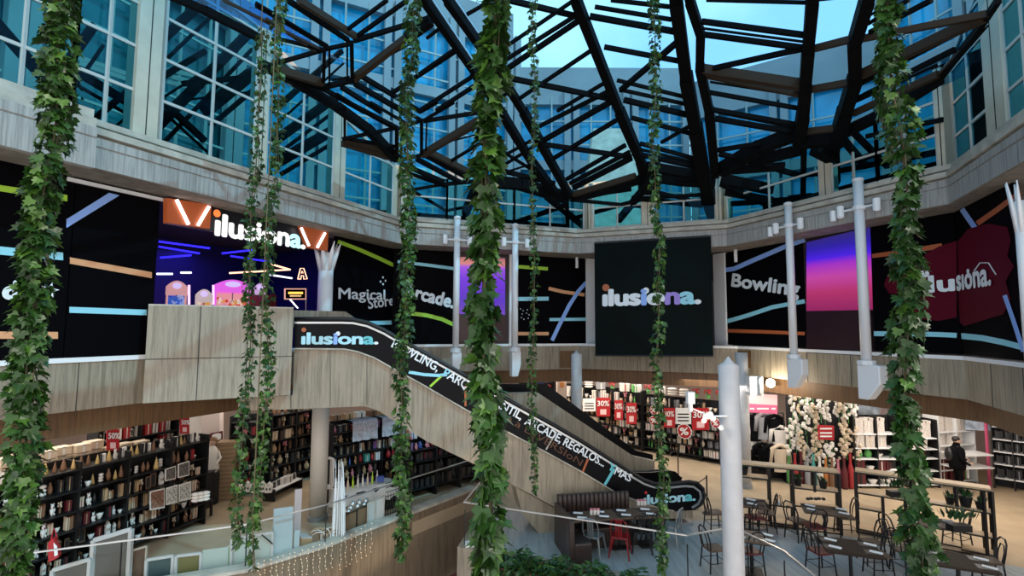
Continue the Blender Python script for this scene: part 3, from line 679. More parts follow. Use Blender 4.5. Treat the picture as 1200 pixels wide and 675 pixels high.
def post(pl_, xa, xb, z0, z1, off_, label, th=.3):
    a = zpt(pl_, xa, z0, off_); b = zpt(pl_, xb, z0, off_)
    return struct(MB().prism([a, b, b - pl_.n * th, a - pl_.n * th], (0, 0, z1 - z0)).build(trim(), M['white']), label)
post(S2, 597, 601, 4.5, 7.95, .06, 'thin white frame post'); post(S2, 687, 697, 4.5, 7.95, .08, 'white post left of the hanging banner')
post(S4, 836, 849, 4.5, 7.95, .10, 'white post right of the hanging banner')
# ---- hanging banner
BP = Pl(T3.a + T3.n * .12, T3.b + T3.n * .12)
t = thing('hanging_banner', 'big hanging dark green-black banner reading ilusiona in the middle of the far wall', 'banner', tuple(BP.at(766, 417)))
P4 = [BP.at(696.5, 286), BP.at(833, 277.5), BP.at(836, 417), BP.at(697.5, 416.5)]
mb = MB().prism(P4, -BP.n * .04)
mb.build('cloth', mat('banner_cloth', (.0012, .005, .0045), .5, var=.5, bscale=.8, spec=.06), t)
MB().tube([P4[0] + V((0, 0, .02)), P4[1] + V((0, 0, .02))], .035, 8).build('top_rail', M['dark'], t)
MB().tube([P4[3], P4[2]], .03, 8).build('bottom_rail', M['dark'], t)
lettering(t, BP, '\u0131lusiona.', (706, 358), (822, 355), 19, [M['letter'], M['blue'], M['purple'], M['cyan'], M['letter']], off_=.03, bold=.045, idx=[0, 0, 0, 0, 1, 0, 2, 3, 0], spacing=.95)
disc(t, BP, (710, 337), 4.2, M['dorange'], off_=.04); disc(t, BP, (757, 340.5), 3.6, M['letter'], off_=.045)
# ---- right panels
p = panel(S4, 849, 943, 4.6, ZT, 'printed_panel', 'black wall panel reading Bowling with blue stripes', 'wall panel', K)
band(p, S4, [(846, 317), (860, 315), (885, 304), (920, 289), (943, 281)], 2.6, M['blue'])
lettering(p, S4, 'Bowling', (857, 335), (937, 347), 15, M['letter'], bold=.035, vert=False)
band(p, S4, [(850, 377), (875, 370), (905, 360), (943, 353)], 2.4, M['cyan']); band(p, S4, [(850, 387.5), (900, 389), (943, 391)], 2, M['dorange'])
t = panel(S4, 943.5, 1020, 4.45, ZT, 'video_screen', 'tall video wall glowing blue to magenta with dark base right of the Bowling panel', 'screen', mat('screen_frame2', (.02, .008, .012), .5))
quad(t, S4, [(945, 284), (1019, 266), (1022, 363), (945, 364.5)], gradient('magenta_screen', [(0, (.30, .01, .12)), (.25, (.50, .03, .16)), (.45, (.60, .06, .40)), (.60, (.42, .03, .60)), (.70, (.07, .01, .85)), (.84, (.025, .01, .42)), (1, (.03, .02, .16))], .9), 'picture', .06, .03)
quad(t, S4, [(945, 366), (1021, 365), (1022, 410), (945, 409)], mat('maroon_base2', (.02, .004, .008), .35), 'base_panel', .05, .03)
p = panel(S4, 1022, 1123, 4.6, ZT, 'printed_panel', 'black wall panel with an orange stripe and the left half of a crimson splash', 'wall panel', K)
band(p, S4, [(1022, 300), (1060, 295), (1104, 288)], [2.4, 2.8, 3], M['dorange'])
band(p, S4, [(1024, 391), (1060, 391), (1100, 392), (1121, 393)], 2.8, M['cyan'])
msp = mat('crimson_print', (.085, .003, .012), .6, spec=.1)
rng = random.Random(3)
stripe(p, S4, [(1036, 334), (1040, 322), (1056, 317), (1078, 310), (1085, 297), (1100, 289), (1121, 282), (1121, 372), (1100, 376), (1078, 374), (1066, 360), (1058, 345), (1042, 344)], msp, SO + .01, 'splash')
lettering(p, S4, '\u0131lu', (1079, 343), (1120, 340), 19, M['letter'], bold=.035, off_=SO + .02); disc(p, S4, (1083, 321), 4.4, M['letter'], SO + .035, sq=1.2)
p = panel(S5, 1124, 1196, 4.6, ZT, 'printed_panel', 'black wall panel at far right with half a crimson splash', 'wall panel', K)
pts = [(1122, 283), (1135, 268), (1158, 262), (1180, 266), (1184, 282), (1180, 300), (1188, 312), (1178, 330), (1184, 350), (1176, 368), (1150, 376), (1130, 382), (1124, 377)]
stripe(p, S5, [q for q in pts if 1], msp, SO + .01, 'splash')
lettering(p, S5, 's\u0131ona.', (1122, 340), (1163, 333), 17, M['letter'], bold=.035, off_=SO + .02); disc(p, S5, (1134, 318), 3, M['letter'], SO + .035)
band(p, S5, [(1141, 318), (1148, 308), (1158, 308), (1167, 322)], .5, M['letter'], SO + .02, 'small_arc_text')
band(p, S5, [(1127, 245), (1143, 268)], 3, M['blue']); band(p, S5, [(1145, 262), (1168, 246), (1196, 225)], 3, M['dorange'], SO + .016)
band(p, S5, [(1124, 393.5), (1150, 396), (1175, 401), (1198, 407)], 3.4, M['cyan']); band(p, S5, [(1177, 346), (1187, 375), (1199, 412)], 2.4, M['blue'], SO + .016)
frondpost(S5, 1196, 1209, 4.5, 7.3, 'white fluted post with frond top at the far right edge', .5, M['pipe'])
# ---- white service pipes with brackets and wedge feet
def pipe(x, ytop, ymid, yend, pl_, wpx, label, wedge=1, stand=.12, spots=True, yb=275):
    c = pl_.at(x, 330, stand); z = lambda y: pl_.at(x, y, stand).z
    r_ = wpx / 600 * c.y / 2
    t = thing('service_pipe', label, 'pipe', (c.x, c.y, z(yend)))
    P3 = lambda y: V((c.x, c.y, z(y)))
    MB().tube([P3(ymid), P3(ytop)], r_, 12).build('pipe', M['pipe'], t, smooth=True)
    MB().tube([P3(ytop + 3), P3(ytop), P3(ytop - 1)], [r_ * 1.12, r_ * 1.12, r_ * .6], 12).build('cap', M['pipe'], t, smooth=True)
    MB().tube([P3(ymid - 2), P3(ymid + 3)], r_ * 1.75, 12).build('collar', M['pipe'], t, smooth=False)
    w_ = r_ * 1.3
    a = P3(ymid + 3); b = P3(yend); R_ = pl_.r
    mid = P3(ymid + (yend - ymid) * .55)
    ext = 2.6 if wedge > 0 else 1.3
    MB().prism([a - R_ * w_ + pl_.n * w_, a + R_ * w_ * ext + pl_.n * w_, mid + R_ * w_ * ext + pl_.n * w_, b + R_ * w_ * .6 + pl_.n * w_, b - R_ * w_ + pl_.n * w_], -pl_.n * w_ * 2).build('foot', M['pipe'], t, bevel=.03)
    cz = P3(yb)
    MB().bar(cz - R_ * r_ * 3.6, cz + R_ * r_ * 3.6, .06, .05).tube([cz - V((0, 0, .05)), cz + V((0, 0, .05))], r_ * 1.3, 12).build('bracket', M['pipe'], t)
    if spots:
        for sgn in (-1, 1):
            q = cz + R_ * sgn * r_ * 3.9 + pl_.n * .05
            o = MB().tube([q + V((0, 0, .14)), q - V((0, 0, .16))], .085, 10).tube([q - V((0, 0, .16)), q - V((0, 0, .18))], .06, 10).build('spotlight', M['white'], t, smooth=False)
            if x > 900 and sgn < 0: MB().tube([q + R_ * -.2 + V((0, 0, .06)), q + R_ * -.2 - V((0, 0, .22))], .075, 10).build('spotlight', M['white'], t)
    return t
pipe(535, 254, 410, 436, T2, 7.5, 'white vertical pipe left of the orange and violet screen', 0, yb=281)
pipe(603.5, 263, 409, 441, T2, 7.5, 'white vertical pipe right of the orange and violet screen', 0, yb=284)
pipe(927, 237, 417, 454, T4, 8.5, 'white vertical pipe in front of the Bowling panel', 1, yb=264)
pipe(1011, 208, 424, 467, T4, 11, 'white vertical pipe in front of the blue and magenta screen', 1, yb=243)
for (pl_, x, y0, y1) in ((S2, 676, 303, 314), (S4, 862, 296, 307)):
    a = pl_.at(x, y0, .3); b = pl_.at(x, y1, .3)
    tag(MB().tube([V((a.x, a.y, 7.95)), V((a.x, a.y, b.z))], .06, 8).build('soffit_light', M['white']), 'small white downlight under the soffit %s the banner' % ('left of' if x < 700 else 'right of'), 'light')
# ================================================================== GLASS ROOF
RC = V((1.9, 10.6)); RR = 7.4; RZ = 10.2; RS = .33
def surf(x, y): return RZ + RS * (RR - (V((x, y)) - RC).length)
def R(x, y, dz=0.0):
    d = ray(x, y); t = 2.0
    while t < 40:
        p = CAM + d * t
        if p.z > surf(p.x, p.y) + dz: break
        t += .02
    return p
ROOF = thing('glass_roof_frame', 'dark folded steel framework carrying the glass roof over the atrium', 'roof frame', (1.9, 10.6, 10.2))
small_ = MB()
def rbar(name, segs, m_, label, group, cat='roof beam', dz=0.0, deep=1.3):
    mb = MB()
    for s_ in segs:
        pts, w_ = s_[:-1], s_[-1]
        for a, b in zip(pts[:-1], pts[1:]):
            p = R(*a, dz); q = R(*b, dz); ww = w_ / 600 * (p.y + q.y) / 2
            mb.bar(p, q, ww, ww * deep)
    o = mb.build(name, m_, ROOF)
    return o
ST = M['steel']; SB = M['steelb']
# main ribs (each one piece of steel)
ribs = [
    ([(478, -40), (497, 0), (555, 83), (587, 131), (624, 191), (652, 228)], 8, 'main dark roof rib falling past the thick ivy on its left'),
    ([(500, -40), (524, 0), (585, 85), (613, 130), (668, 230)], 8, 'main dark roof rib crossing behind the thick ivy to the far corner'),
    ([(664, -40), (675, 0), (726, 130), (750, 186), (757, 214)], 10, 'main dark roof rib ending over the middle window column'),
    ([(786, -40), (792, 0), (804, 90), (815, 150), (828, 222), (840, 262)], 14, 'thickest twin roof rib, its left member'),
    ([(802, -30), (808, 0), (821, 40), (820, 78), (831, 130), (838, 205)], 10, 'thickest twin roof rib, its right member'),
    ([(956, -30), (952, 0), (947, 58), (944, 96), (941, 135), (935, 168)], 13, 'dark roof rib left of the narrow glass strip'),
    ([(1022, -30), (1016, 0), (1001, 50), (1002, 92), (990, 130), (979, 168)], 14, 'dark roof rib right of the narrow glass strip'),
]
for pts, w_, lab in ribs:
    mb = MB()
    P_ = [R(*p) for p in pts]
    for a, b in zip(P_[:-1], P_[1:]):
        ww = w_ / 600 * (a.y + b.y) / 2; mb.bar(a, b, ww, ww * 1.2)
    mb.build('roof_rib', ST, ROOF)
    t_ = MB()
    for a, b in zip(P_[:-1], P_[1:]): t_.bar(a + V((.02, 0, .2)), b + V((.02, 0, .2)), .035, .05)
    t_.build('flashing_strip', M['rail'], ROOF)
G1 = 'glazing bars of the roof'
bars = [
  ('left upper', [((0, 0), 0)][:0] + [((454, 0), (408, 34), 3.2), ((475, 2), (419, 42), 3.5), ((350, 0), (416, 42), 6), ((337, 0), (408, 47), 4.5), ((300, 6), (385, 56), 3.5), ((300, 3), (384, 53), 2), ((262, 0), (380, 60), 2.5),
                  ((325, 45), (377, 58), 3), ((325, 74), (380, 58), 3.5), ((323, 80), (377, 102), 4.5), ((325, 88), (379, 105), 3), ((312, 22), (372, 62), 2.5)]),
  ('box window left', [((380, 58), (412, 51), 4), ((379, 102), (414, 94), 4.5), ((380, 57), (379, 104), 4), ((386, 60), (386, 100), 2.5), ((412, 50), (413, 96), 4.5), ((407, 53), (407, 94), 2.2), ((388, 94), (410, 90), 2)]),
  ('upper fan left of the first rib', [((414, 48), (500, 22), 4), ((414, 92), (477, 44), 6), ((477, 44), (505, 24), 9), ((416, 96), (474, 50), 2.5), ((444, 72), (484, 50), 1.5), ((458, 110), (534, 60), 3.4), ((484, 92), (534, 57), 3),
                  ((491, 130), (553, 90), 3.2), ((511, 130), (557, 100), 3.4), ((500, 45), (522, 28), 3)]),
  ('lower bars under the box window', [((379, 104), (427, 131), 4), ((400, 102), (446, 131), 4), ((416, 98), (473, 131), 4.5), ((425, 90), (493, 131), 4), ((409, 120), (465, 149), 3), ((434, 120), (480, 147), 3), ((457, 120), (494, 141), 3.4),
                  ((427, 131), (465, 152), 3.4), ((395, 110), (440, 138), 2.5)]),
  ('second box window', [((401, 163), (465, 150), 3), ((401, 168), (465, 187), 5), ((465, 150), (465, 188), 4.5), ((471, 150), (470, 186), 3), ((494, 141), (494, 182), 4), ((500, 144), (499, 176), 2), ((466, 188), (494, 182), 3.5), ((466, 151), (494, 141), 3.5), ((404, 160), (404, 125), 3),
                  ((409, 163), (464, 172), 3)]),
  ('fan right of the second box window', [((496, 142), (560, 132), 3.4), ((494, 182), (561, 141), 6), ((500, 180), (561, 147), 2.5), ((522, 167), (565, 156), 1.6), ((528, 189), (566, 166), 3), ((513, 120), (494, 131), 2.6), ((532, 120), (497, 141), 3)]),
  ('low bars toward the far left node', [((488, 186), (540, 214), 4), ((499, 182), (549, 209), 4), ((503, 178), (553, 203), 5), ((470, 192), (520, 213), 4), ((471, 200), (522, 218), 3), ((485, 222), (520, 216), 3), ((520, 216), (560, 212), 4), ((484, 224), (523, 247), 3), ((523, 247), (560, 240), 3), ((560, 240), (580, 228), 3)]),
  ('bars between the first two ribs and the third', [((588, 58), (673, 0), 3), ((588, 73), (680, 15), 3.4), ((586, 86), (680, 23), 4.4), ((547, 17), (570, 4), 3.4), ((596, 0), (680, 20), 4.6), ((590, 90), (716, 116), 4.4), ((605, 118), (693, 59), 3.2), ((653, 130), (707, 98), 3), ((632, 148), (711, 108), 3.4),
                  ((636, 165), (718, 118), 4.4), ((573, 125), (600, 105), 3), ((648, 186), (722, 141), 3.6), ((664, 210), (733, 170), 3.4), ((668, 215), (738, 178), 3.4), ((672, 220), (740, 185), 4.6), ((636, 169), (740, 184), 4), ((672, 228), (745, 206), 5), ((585, 175), (625, 200), 3), ((588, 200), (650, 215), 4),
                  ((584, 186), (622, 165), 3), ((588, 195), (628, 170), 3), ((582, 205), (630, 190), 2)]),
  ('bars between the third rib and the twin rib', [((716, 0), (785, 8), 3.4), ((697, 8), (787, 23), 3.4), ((691, 19), (791, 37), 4.8), ((708, 55), (798, 72), 4), ((723, 94), (804, 114), 3), ((731, 106), (808, 123), 3), ((731, 117), (812, 136), 4.6), ((727, 106), (793, 50), 4.8), ((740, 138), (816, 158), 3.6),
                  ((750, 168), (818, 187), 3.4), ((750, 175), (820, 192), 2.4), ((750, 181), (822, 197), 4), ((775, 167), (813, 145), 3.6), ((758, 195), (821, 206), 8), ((764, 208), (830, 211), 4)]),
  ('bars between the twin rib and the strip', [((822, 25), (942, 41), 4.6), ((822, 33), (942, 49), 2), ((822, 40), (941, 56), 4.6), ((828, 0), (944, 3), 3), ((836, 80), (941, 57), 4.6), ((826, 88), (940, 111), 5), ((830, 108), (936, 127), 3.6), ((832, 96), (936, 112), 1.8), ((832, 128), (933, 146), 4), ((838, 131), (931, 150), 2), ((838, 139), (931, 155), 4.6),
                  ((841, 176), (892, 168), 4), ((845, 180), (905, 195), 3.6)]),
  ('cross bars of the narrow strip', [((950, 58), (997, 46), 6), ((949, 105), (1000, 96), 6), ((941, 155), (981, 150), 6), ((953, 0), (1010, -6), 3)]),
  ('bars right of the strip', [((1008, 46), (1160, 16), 6), ((1008, 98), (1135, 31), 4.6), ((1004, 116), (1119, 58), 4.4), ((1000, 133), (1100, 87), 6), ((1002, 120), (1098, 76), 2), ((1019, 38), (1092, 0), 4.4), ((1017, 28), (1065, 0), 3.2), ((1016, 20), (1050, 0), 2.4), ((1100, 87), (1154, 27), 2.5), ((1104, 92), (1158, 30), 1.6)]),
]
all_ = sorted([s_ for z_, ss in bars for s_ in ss], key=lambda s_: -math.dist(s_[0], s_[1]) * s_[2])
for i, ((x1, y1), (x2, y2), w_) in enumerate(all_):
    m_ = SB if w_ in (2.5, 5, 6) else ST
    if i < 96: rbar('glazing_bar', [((x1, y1), (x2, y2), w_)], m_, 0, 0)
    else:
        p = R(x1, y1); q = R(x2, y2); small_.bar(p, q, w_ / 600 * (p.y + q.y) / 2)
o = small_.build('glazing_bar', ST, ROOF); o['kind'] = 'stuff'
# brown box gutters seen from below
rbar('box_gutter', [((824, 82), (942, 100), 9)], SB, 'brown box gutter between the twin rib and the strip', None, 'gutter')
rbar('box_gutter', [((1008, 88), (1152, 20), 9)], SB, 'brown box gutter rising to the right corner', None, 'gutter')
rbar('box_gutter', [((327, 82), (378, 97), 7)], SB, 'brown box gutter left of the upper box window', None, 'gutter')
rbar('box_gutter', [((404, 164), (464, 180), 5)], SB, 'brown box gutter left of the second box window', None, 'gutter')
# dark eave beams under the roof edge
ev = [([(934, 156), (892, 172), (843, 200)], 12, 'dark eave beam from the strip down to the twin rib'), ([(985, 158), (1045, 128), (1102, 92)], 9, 'dark eave beam running to the right corner'),
      ([(940, 166), (982, 162)], 12, 'dark eave beam under the narrow strip'), ([(565, 212), (610, 216), (665, 232)], 10, 'dark eave beam from the thick ivy to the far corner'),
      ([(305, 75), (345, 95), (395, 125), (430, 150), (465, 186)], 8, 'dark eave beam over the left windows'), ([(672, 232), (715, 222), (757, 208)], 7, 'dark eave beam left of the middle column'),
      ([(757, 206), (800, 212), (838, 214)], 9, 'dark eave beam right of the middle column'), ([(1103, 90), (1150, 30), (1170, 0)], 6, 'dark edge beam at the right corner'), ([(165, -20), (240, 12), (305, 45)], 7, 'dark beam over the tall left window')]
for pts, w_, lab in ev:
    rbar('eave_beam', [tuple(pts) + (w_,)], ST, lab, None, 'roof beam')
# lower tie rods and struts in front of the far windows
tie = [((670, 232), (740, 222), 3), ((668, 234), (760, 243), 3), ((757, 222), (835, 241), 3), ((672, 256), (757, 232), 3.4), ((757, 232), (828, 228), 3), ((740, 232), (823, 241), 4), ((828, 241), (924, 234), 4.5), ((924, 234), (952, 231), 7), ((843, 180), (939, 206), 4.4), ((939, 206), (982, 201), 4),
       ((942, 170), (941, 232), 6), ((980, 165), (982, 210), 6), ((982, 210), (973, 228), 5), ((625, 200), (650, 225), 5), ((640, 230), (690, 270), 5), ((664, 232), (665, 262), 5), ((560, 215), (545, 250), 8), ((600, 262), (664, 240), 4), ((757, 218), (725, 258), 6), ((757, 218), (765, 200), 20),
       ((846, 210), (905, 222), 9), ((850, 200), (920, 195), 7), ((880, 190), (940, 175), 9), ((905, 235), (850, 225), 6), ((845, 215), (900, 240), 5), ((955, 172), (978, 184), 13), ((985, 160), (1015, 195), 6), ((1000, 155), (1040, 195), 5), ((1000, 190), (1100, 150), 5), ((985, 200), (1100, 178), 5), ((1015, 160), (1105, 140), 4),
       ((330, 180), (395, 140), 0)]
for i, ((x1, y1), (x2, y2), w_) in enumerate(tie):
    if not w_: continue
    z_ = 'far left windows' if x1 < 700 else ('middle windows' if x1 < 840 else ('right far windows' if x1 < 960 else 'right corner windows'))
    sl = 'level' if abs(y2 - y1) < 10 else ('upright' if abs(x2 - x1) < 12 else ('rising' if y2 < y1 else 'falling'))
    rbar('tie_strut', [((x1, y1), (x2, y2), w_)], ST, '%s dark steel %s in front of the %s' % (sl, 'rod' if w_ < 4.5 else 'strut', z_), 'roof struts before the ' + z_, 'strut')
# ridge and ribs over the near half (above the picture)
near = [(7.0, 6.0), (1.5, 2.6), (-4.8, 2.8)]
apex = V((RC.x, RC.y, surf(RC.x, RC.y)))
for q in near: MB().bar(V((*q, surf(*q))), apex, .22, .3).build('roof_rib', ST, ROOF)
# glass skin over the whole roof
def topz(x, y):
    p = V((x, y)); s_ = surf(x, y) + .25
    return s_
edge = []
for i in range(5):
    a = V(Cp[i]); b = V(Cp[i + 1])
    for k in range(4): edge.append(a.lerp(b, k / 4))
edge.append(V(Cp[5])); edge += [V((4.4, 2.6)), V((-.4, 1.6)), V((-5.6, 2.4))]
tops = []
for p in edge:
    x, y = prj_(p) if False else (0, 0)
    z = 10.75
    if p.x < -3.4 and p.y > 4: z = 10.75 + max(0, min(2.35, (17 - p.y) * .42))
    if p.x > 6 and p.y < 11.3: z = 10.75 + max(0, min(2.3, (11.3 - p.y) * .9))
    tops.append(V((p.x, p.y, z)))
k = len(edge)
for i in range(k):
    a, b = tops[i], tops[(i + 1) % k]
    ia = V((a.x, a.y)).lerp(RC, .35); ib = V((b.x, b.y)).lerp(RC, .35)
    A = V((ia.x, ia.y, surf(*ia) + .3)); Bq = V((ib.x, ib.y, surf(*ib) + .3)); ap = apex + V((0, 0, .3))
    _wn += 1
    struct(MB().add([a, b, Bq, A, ap], [(0, 1, 2, 3), (3, 2, 4)]).build('window_%d' % _wn, M['rglass']))
# ================================================================== LANDING BOX AND ESCALATORS
TB = M['travbox']
# clad landing box beside the escalator head: three panels by two
bx = Pl((-7.45, 10.45), (-5.08, 11.86))
q = [bx.at(174, 357.8), bx.at(344, 362), bx.at(341.5, 462.5), bx.at(168.5, 468)]
zt, zb = 5.575, 3.60
a = V((q[0].x, q[0].y, zb)); b = V((q[1].x, q[1].y, zb))
struct(MB().prism([a, b, b + V((0, 0, zt - zb)), a + V((0, 0, zt - zb))], -bx.n * 1.1).build('wall_landing', TB), 'travertine clad landing box at the escalator head')
jm = mat('box_joint', (.06, .055, .05), .9)
mb = MB()
for t in (1 / 3, .665): mb.bar(a.lerp(b, t) + bx.n * .003, a.lerp(b, t) + bx.n * .003 + V((0, 0, zt - zb)), .014, .01)
mb.bar(a + bx.n * .003 + V((0, 0, 4.48 - zb)), b + bx.n * .003 + V((0, 0, 4.48 - zb)), .014, .014)
struct(mb.build(trim(), jm))
struct(MB().prism([a + V((0, 0, zt - zb)), b + V((0, 0, zt - zb)), b + V((0, 0, zt - zb + .03)), a + V((0, 0, zt - zb + .03))], -bx.n * .3).build(trim(), M['ledge']))
# escalator front plane
EP = Pl((-5.2, 12.05), (5.25, 13.95))
top = [(345, 375), (400, 375), (414, 375.5), (430, 379), (449.5, 387.6), (469, 399), (482, 406), (520, 427), (559, 449), (600, 472), (649, 499), (680, 517), (713, 538), (743, 557), (755, 564), (767, 568), (787, 568), (807, 565.5), (817, 567), (824, 574), (825.5, 583), (822, 592), (813, 598)]
bot = [(345, 408.5), (403, 409), (419, 412), (438, 419), (463, 433), (494, 450), (544, 479), (600, 509), (640, 530), (680, 552), (723, 578), (747, 587), (767, 593.5), (790, 599)]
esc = thing('escalator', 'front escalator with black printed side reading ilusiona, falling from the landing to the terrace', 'escalator', tuple(EP.at(790, 600)))
mk = mat('escalator_black', (.003, .003, .004), .35, spec=.12)
pts = [EP.at(*p) for p in top] + [EP.at(*p) for p in reversed(bot)]
MB().prism(pts, -EP.n * .06).build('side_panel', mk, esc)
WID = 1.15
MB().prism([p - EP.n * WID for p in pts], -EP.n * .06).build('side_panel', mk, esc)
def railing(off_, w_=.085):
    mb = MB(); P_ = [EP.at(x, y, off_) + V((0, 0, .03)) for x, y in top]
    mb.tube(P_, w_ / 2, 8); return mb
railing(-.03).build('handrail', mat('rubber_rail', (.006, .006, .006), .5), esc, smooth=True)
railing(-.03 - WID).build('handrail', M['bkplastic'], esc, smooth=True)
mb = MB(); P_ = [EP.at(x, y + (3.2 if 345 <= x < 800 else 1), .012) for x, y in top[:17]]
for p_, q_ in zip(P_[:-1], P_[1:]): mb.bar(p_, q_, .03, .045)
mb.build('rail_guide', M['rail'], esc)
mb = MB(); P_ = [EP.at(x, y, .012) for x, y in top[16:]] 
P2 = [EP.at(x, y, .014) for x, y in ((787, 571), (803, 569.5), (813, 570.5), (820, 576), (821.5, 583), (818.5, 590), (811, 595))]
for p_, q_ in zip(P2[:-1], P2[1:]): mb.bar(p_, q_, .03, .05)
mb.build('newel_trim', M['grey'], esc)
mb = MB(); P_ = [EP.at(x, y, .012) for x, y in bot]
for p_, q_ in zip(P_[:-1], P_[1:]): mb.bar(p_, q_, .02, .03)
mb.build('skirt_trim', M['ledge'], esc)
# stone stringer below
st = [(279, 466), (343, 463), (345, 409)] + bot[1:11] + [(700, 582), (653, 588), (653, 596), (620, 578), (600, 568), (560, 546), (500, 517), (467, 497), (445, 482), (428, 476), (345, 479.5), (279, 481.5)]
SPl = Pl((-5.2, 12.10), (5.25, 14.0))
MB().prism([SPl.at(*p) for p in st], -SPl.n * 1.2).build('stringer', M['trav'], esc)
mb = MB()
for x, y0, y1 in ((341, 463, 479), (387, 410, 477), (430, 417, 475)): mb.bar(SPl.at(x, y0, .003), SPl.at(x, y1, .003), .01, .01)
mb.build('stringer_joint', jm, esc)
# steps between the balustrades
mb = MB(); ns = 21; z_hi = 4.37; a = EP.at(425, 400, -.1); b = EP.at(745, 560, -.1); a.z = z_hi; b.z = .02
for k in range(ns):
    p = a.lerp(b, (k + .5) / ns); mb.box((p.x - EP.n.x * WID / 2, p.y - EP.n.y * WID / 2, p.z + .0), ((b - a).to_2d().length / ns, WID - .1, .2), math.atan2(EP.r.y, EP.r.x))
mb.build('step', M['grey'], esc)
mb = MB(); p = EP.at(770, 600, -WID / 2); mb.box((p.x, p.y, .05), (1.5, WID - .05, .08), math.atan2(EP.r.y, EP.r.x)); mb.build('comb_plate', M['grey'], esc)
# lower base step with yellow-ish stone
mb = MB().prism([SPl.at(*p_, .02) for p_ in ((723, 579), (747, 588), (790, 600), (812, 599), (812, 607), (745, 609), (723, 600))], -SPl.n * 1.2); mb.build('base_plinth', M['trav'], esc)
# writing along the side
LT = M['letter']
def W2(body, p0, p1, h, mats, **kw): return lettering(esc, EP, body, p0, p1, h, mats, off_=.018, th=.004, **kw)
W2('\u0131lusiona.', (353, 403), (443.5, 403), 13.5, [M['lcy'], M['teal'], M['letter'], M['blue']], bold=.036, idx=[0, 0, 0, 0, 3, 0, 0, 1, 2], spacing=.95)
disc(esc, EP, (356, 386.5), 2.6, M['dorange'], .03); disc(esc, EP, (396, 391), 2.6, M['letter'], .03)
W2('BOWLING,', (458, 406), (512, 435.5), 10.5, LT, bold=.02, vert=False)
W2('PARQUE', (518, 440), (561, 465), 10.5, [LT, M['cyan']], bold=.02, vert=False, idx=[1, 0, 0, 0, 0, 0])
W2('INFANTIL,', (563, 467), (610, 492), 10, LT, bold=.02, vert=False)
W2('ARCADE,', (614, 496.5), (656, 519), 10, LT, bold=.02, vert=False)
W2('REGALOS...', (659, 521), (707, 547), 9.5, LT, bold=.02, vert=False)
W2('Y', (711, 549), (719, 553.5), 9, M['teal'], bold=.02, vert=False); W2('MAS', (719, 555), (738, 564.5), 9, LT, bold=.02, vert=False)
W2('\u0131lusiona.', (754, 591), (815, 586), 11, [M['lcy'], M['teal'], M['signred']], bold=.036, idx=[0, 0, 0, 0, 0, 0, 0, 1, 0], spacing=.95)
disc(esc, EP, (757, 577.5), 1.8, M['signred'], .03)
W2('e a DIVERSIoN', (592, 492), (680, 546), 8, mat('dim_orange_print', (.10, .035, .012), .5), bold=-.015, vert=False)
band(esc, EP, [(479, 436), (497, 439), (514, 440), (524, 439)], 1.8, M['cyan'], .012); band(esc, EP, [(504, 453), (518, 440)], 1.3, M['green'], .012)
band(esc, EP, [(545.5, 452), (545.5, 476)], 1.2, M['dorange'], .012); band(esc, EP, [(709, 568), (720, 549)], 1.6, M['teal'], .012); band(esc, EP, [(683, 553), (689, 538)], 1.2, M['dorange'], .012)
band(esc, EP, [(640, 527), (652, 506)], .9, M['ledge'], .012)
# travertine wall piece behind the handrail at the head
BK = Pl(EP.a - EP.n * 1.35, EP.b - EP.n * 1.35)
struct(MB().prism([BK.at(*p_) for p_ in ((343, 363.5), (404, 365), (428, 381), (428, 384), (343, 384))], -BK.n * .2).build('wall_return', M['trav']), 'low travertine return wall behind the escalator head')
# wedge base under the stringer
WP = Pl(SPl.a - SPl.n * .15, SPl.b - SPl.n * .15)
struct(MB().prism([WP.at(*p_) for p_ in ((604, 570), (653, 597), (649, 631), (638, 633), (612, 602))], -WP.n * .9).build('wall_wedge', M['trav']), 'angular travertine base under the escalator')
# -------- rear escalator
RP = Pl(EP.a - EP.n * 2.3, EP.b - EP.n * 2.3)
e2 = thing('escalator', 'rear escalator with travertine side and short black handrail end behind the front one', 'escalator', tuple(RP.at(770, 555)))
MB().prism([RP.at(*p_) for p_ in ((560, 462), (630, 460), (743, 535), (767, 540.5), (767, 556), (743, 562), (560, 470))] if False else [RP.at(*p_) for p_ in ((586, 461), (630, 460), (743, 535), (767, 540.5), (767, 560), (700, 560), (586, 500))], -RP.n * .22).build('stringer', M['trav'], e2)
R2 = Pl(EP.a - EP.n * 1.95, EP.b - EP.n * 1.95)
hp = [(700, 538), (735, 553), (757, 553.5), (776, 551), (786, 553), (791, 559), (790, 566)]
MB().tube([R2.at(*p_) for p_ in hp], .045, 8).build('handrail', M['bkplastic'], e2, smooth=True)
MB().prism([R2.at(*p_) for p_ in hp] + [R2.at(780, 580), R2.at(700, 560)], -R2.n * .05).build('side_panel', mk, e2)
MB().prism([RP.at(*p_, -1.2) for p_ in ((560, 450), (640, 450), (745, 528), (765, 533), (765, 560), (560, 500))], -RP.n * .1).build('far_side_panel', mk, e2)
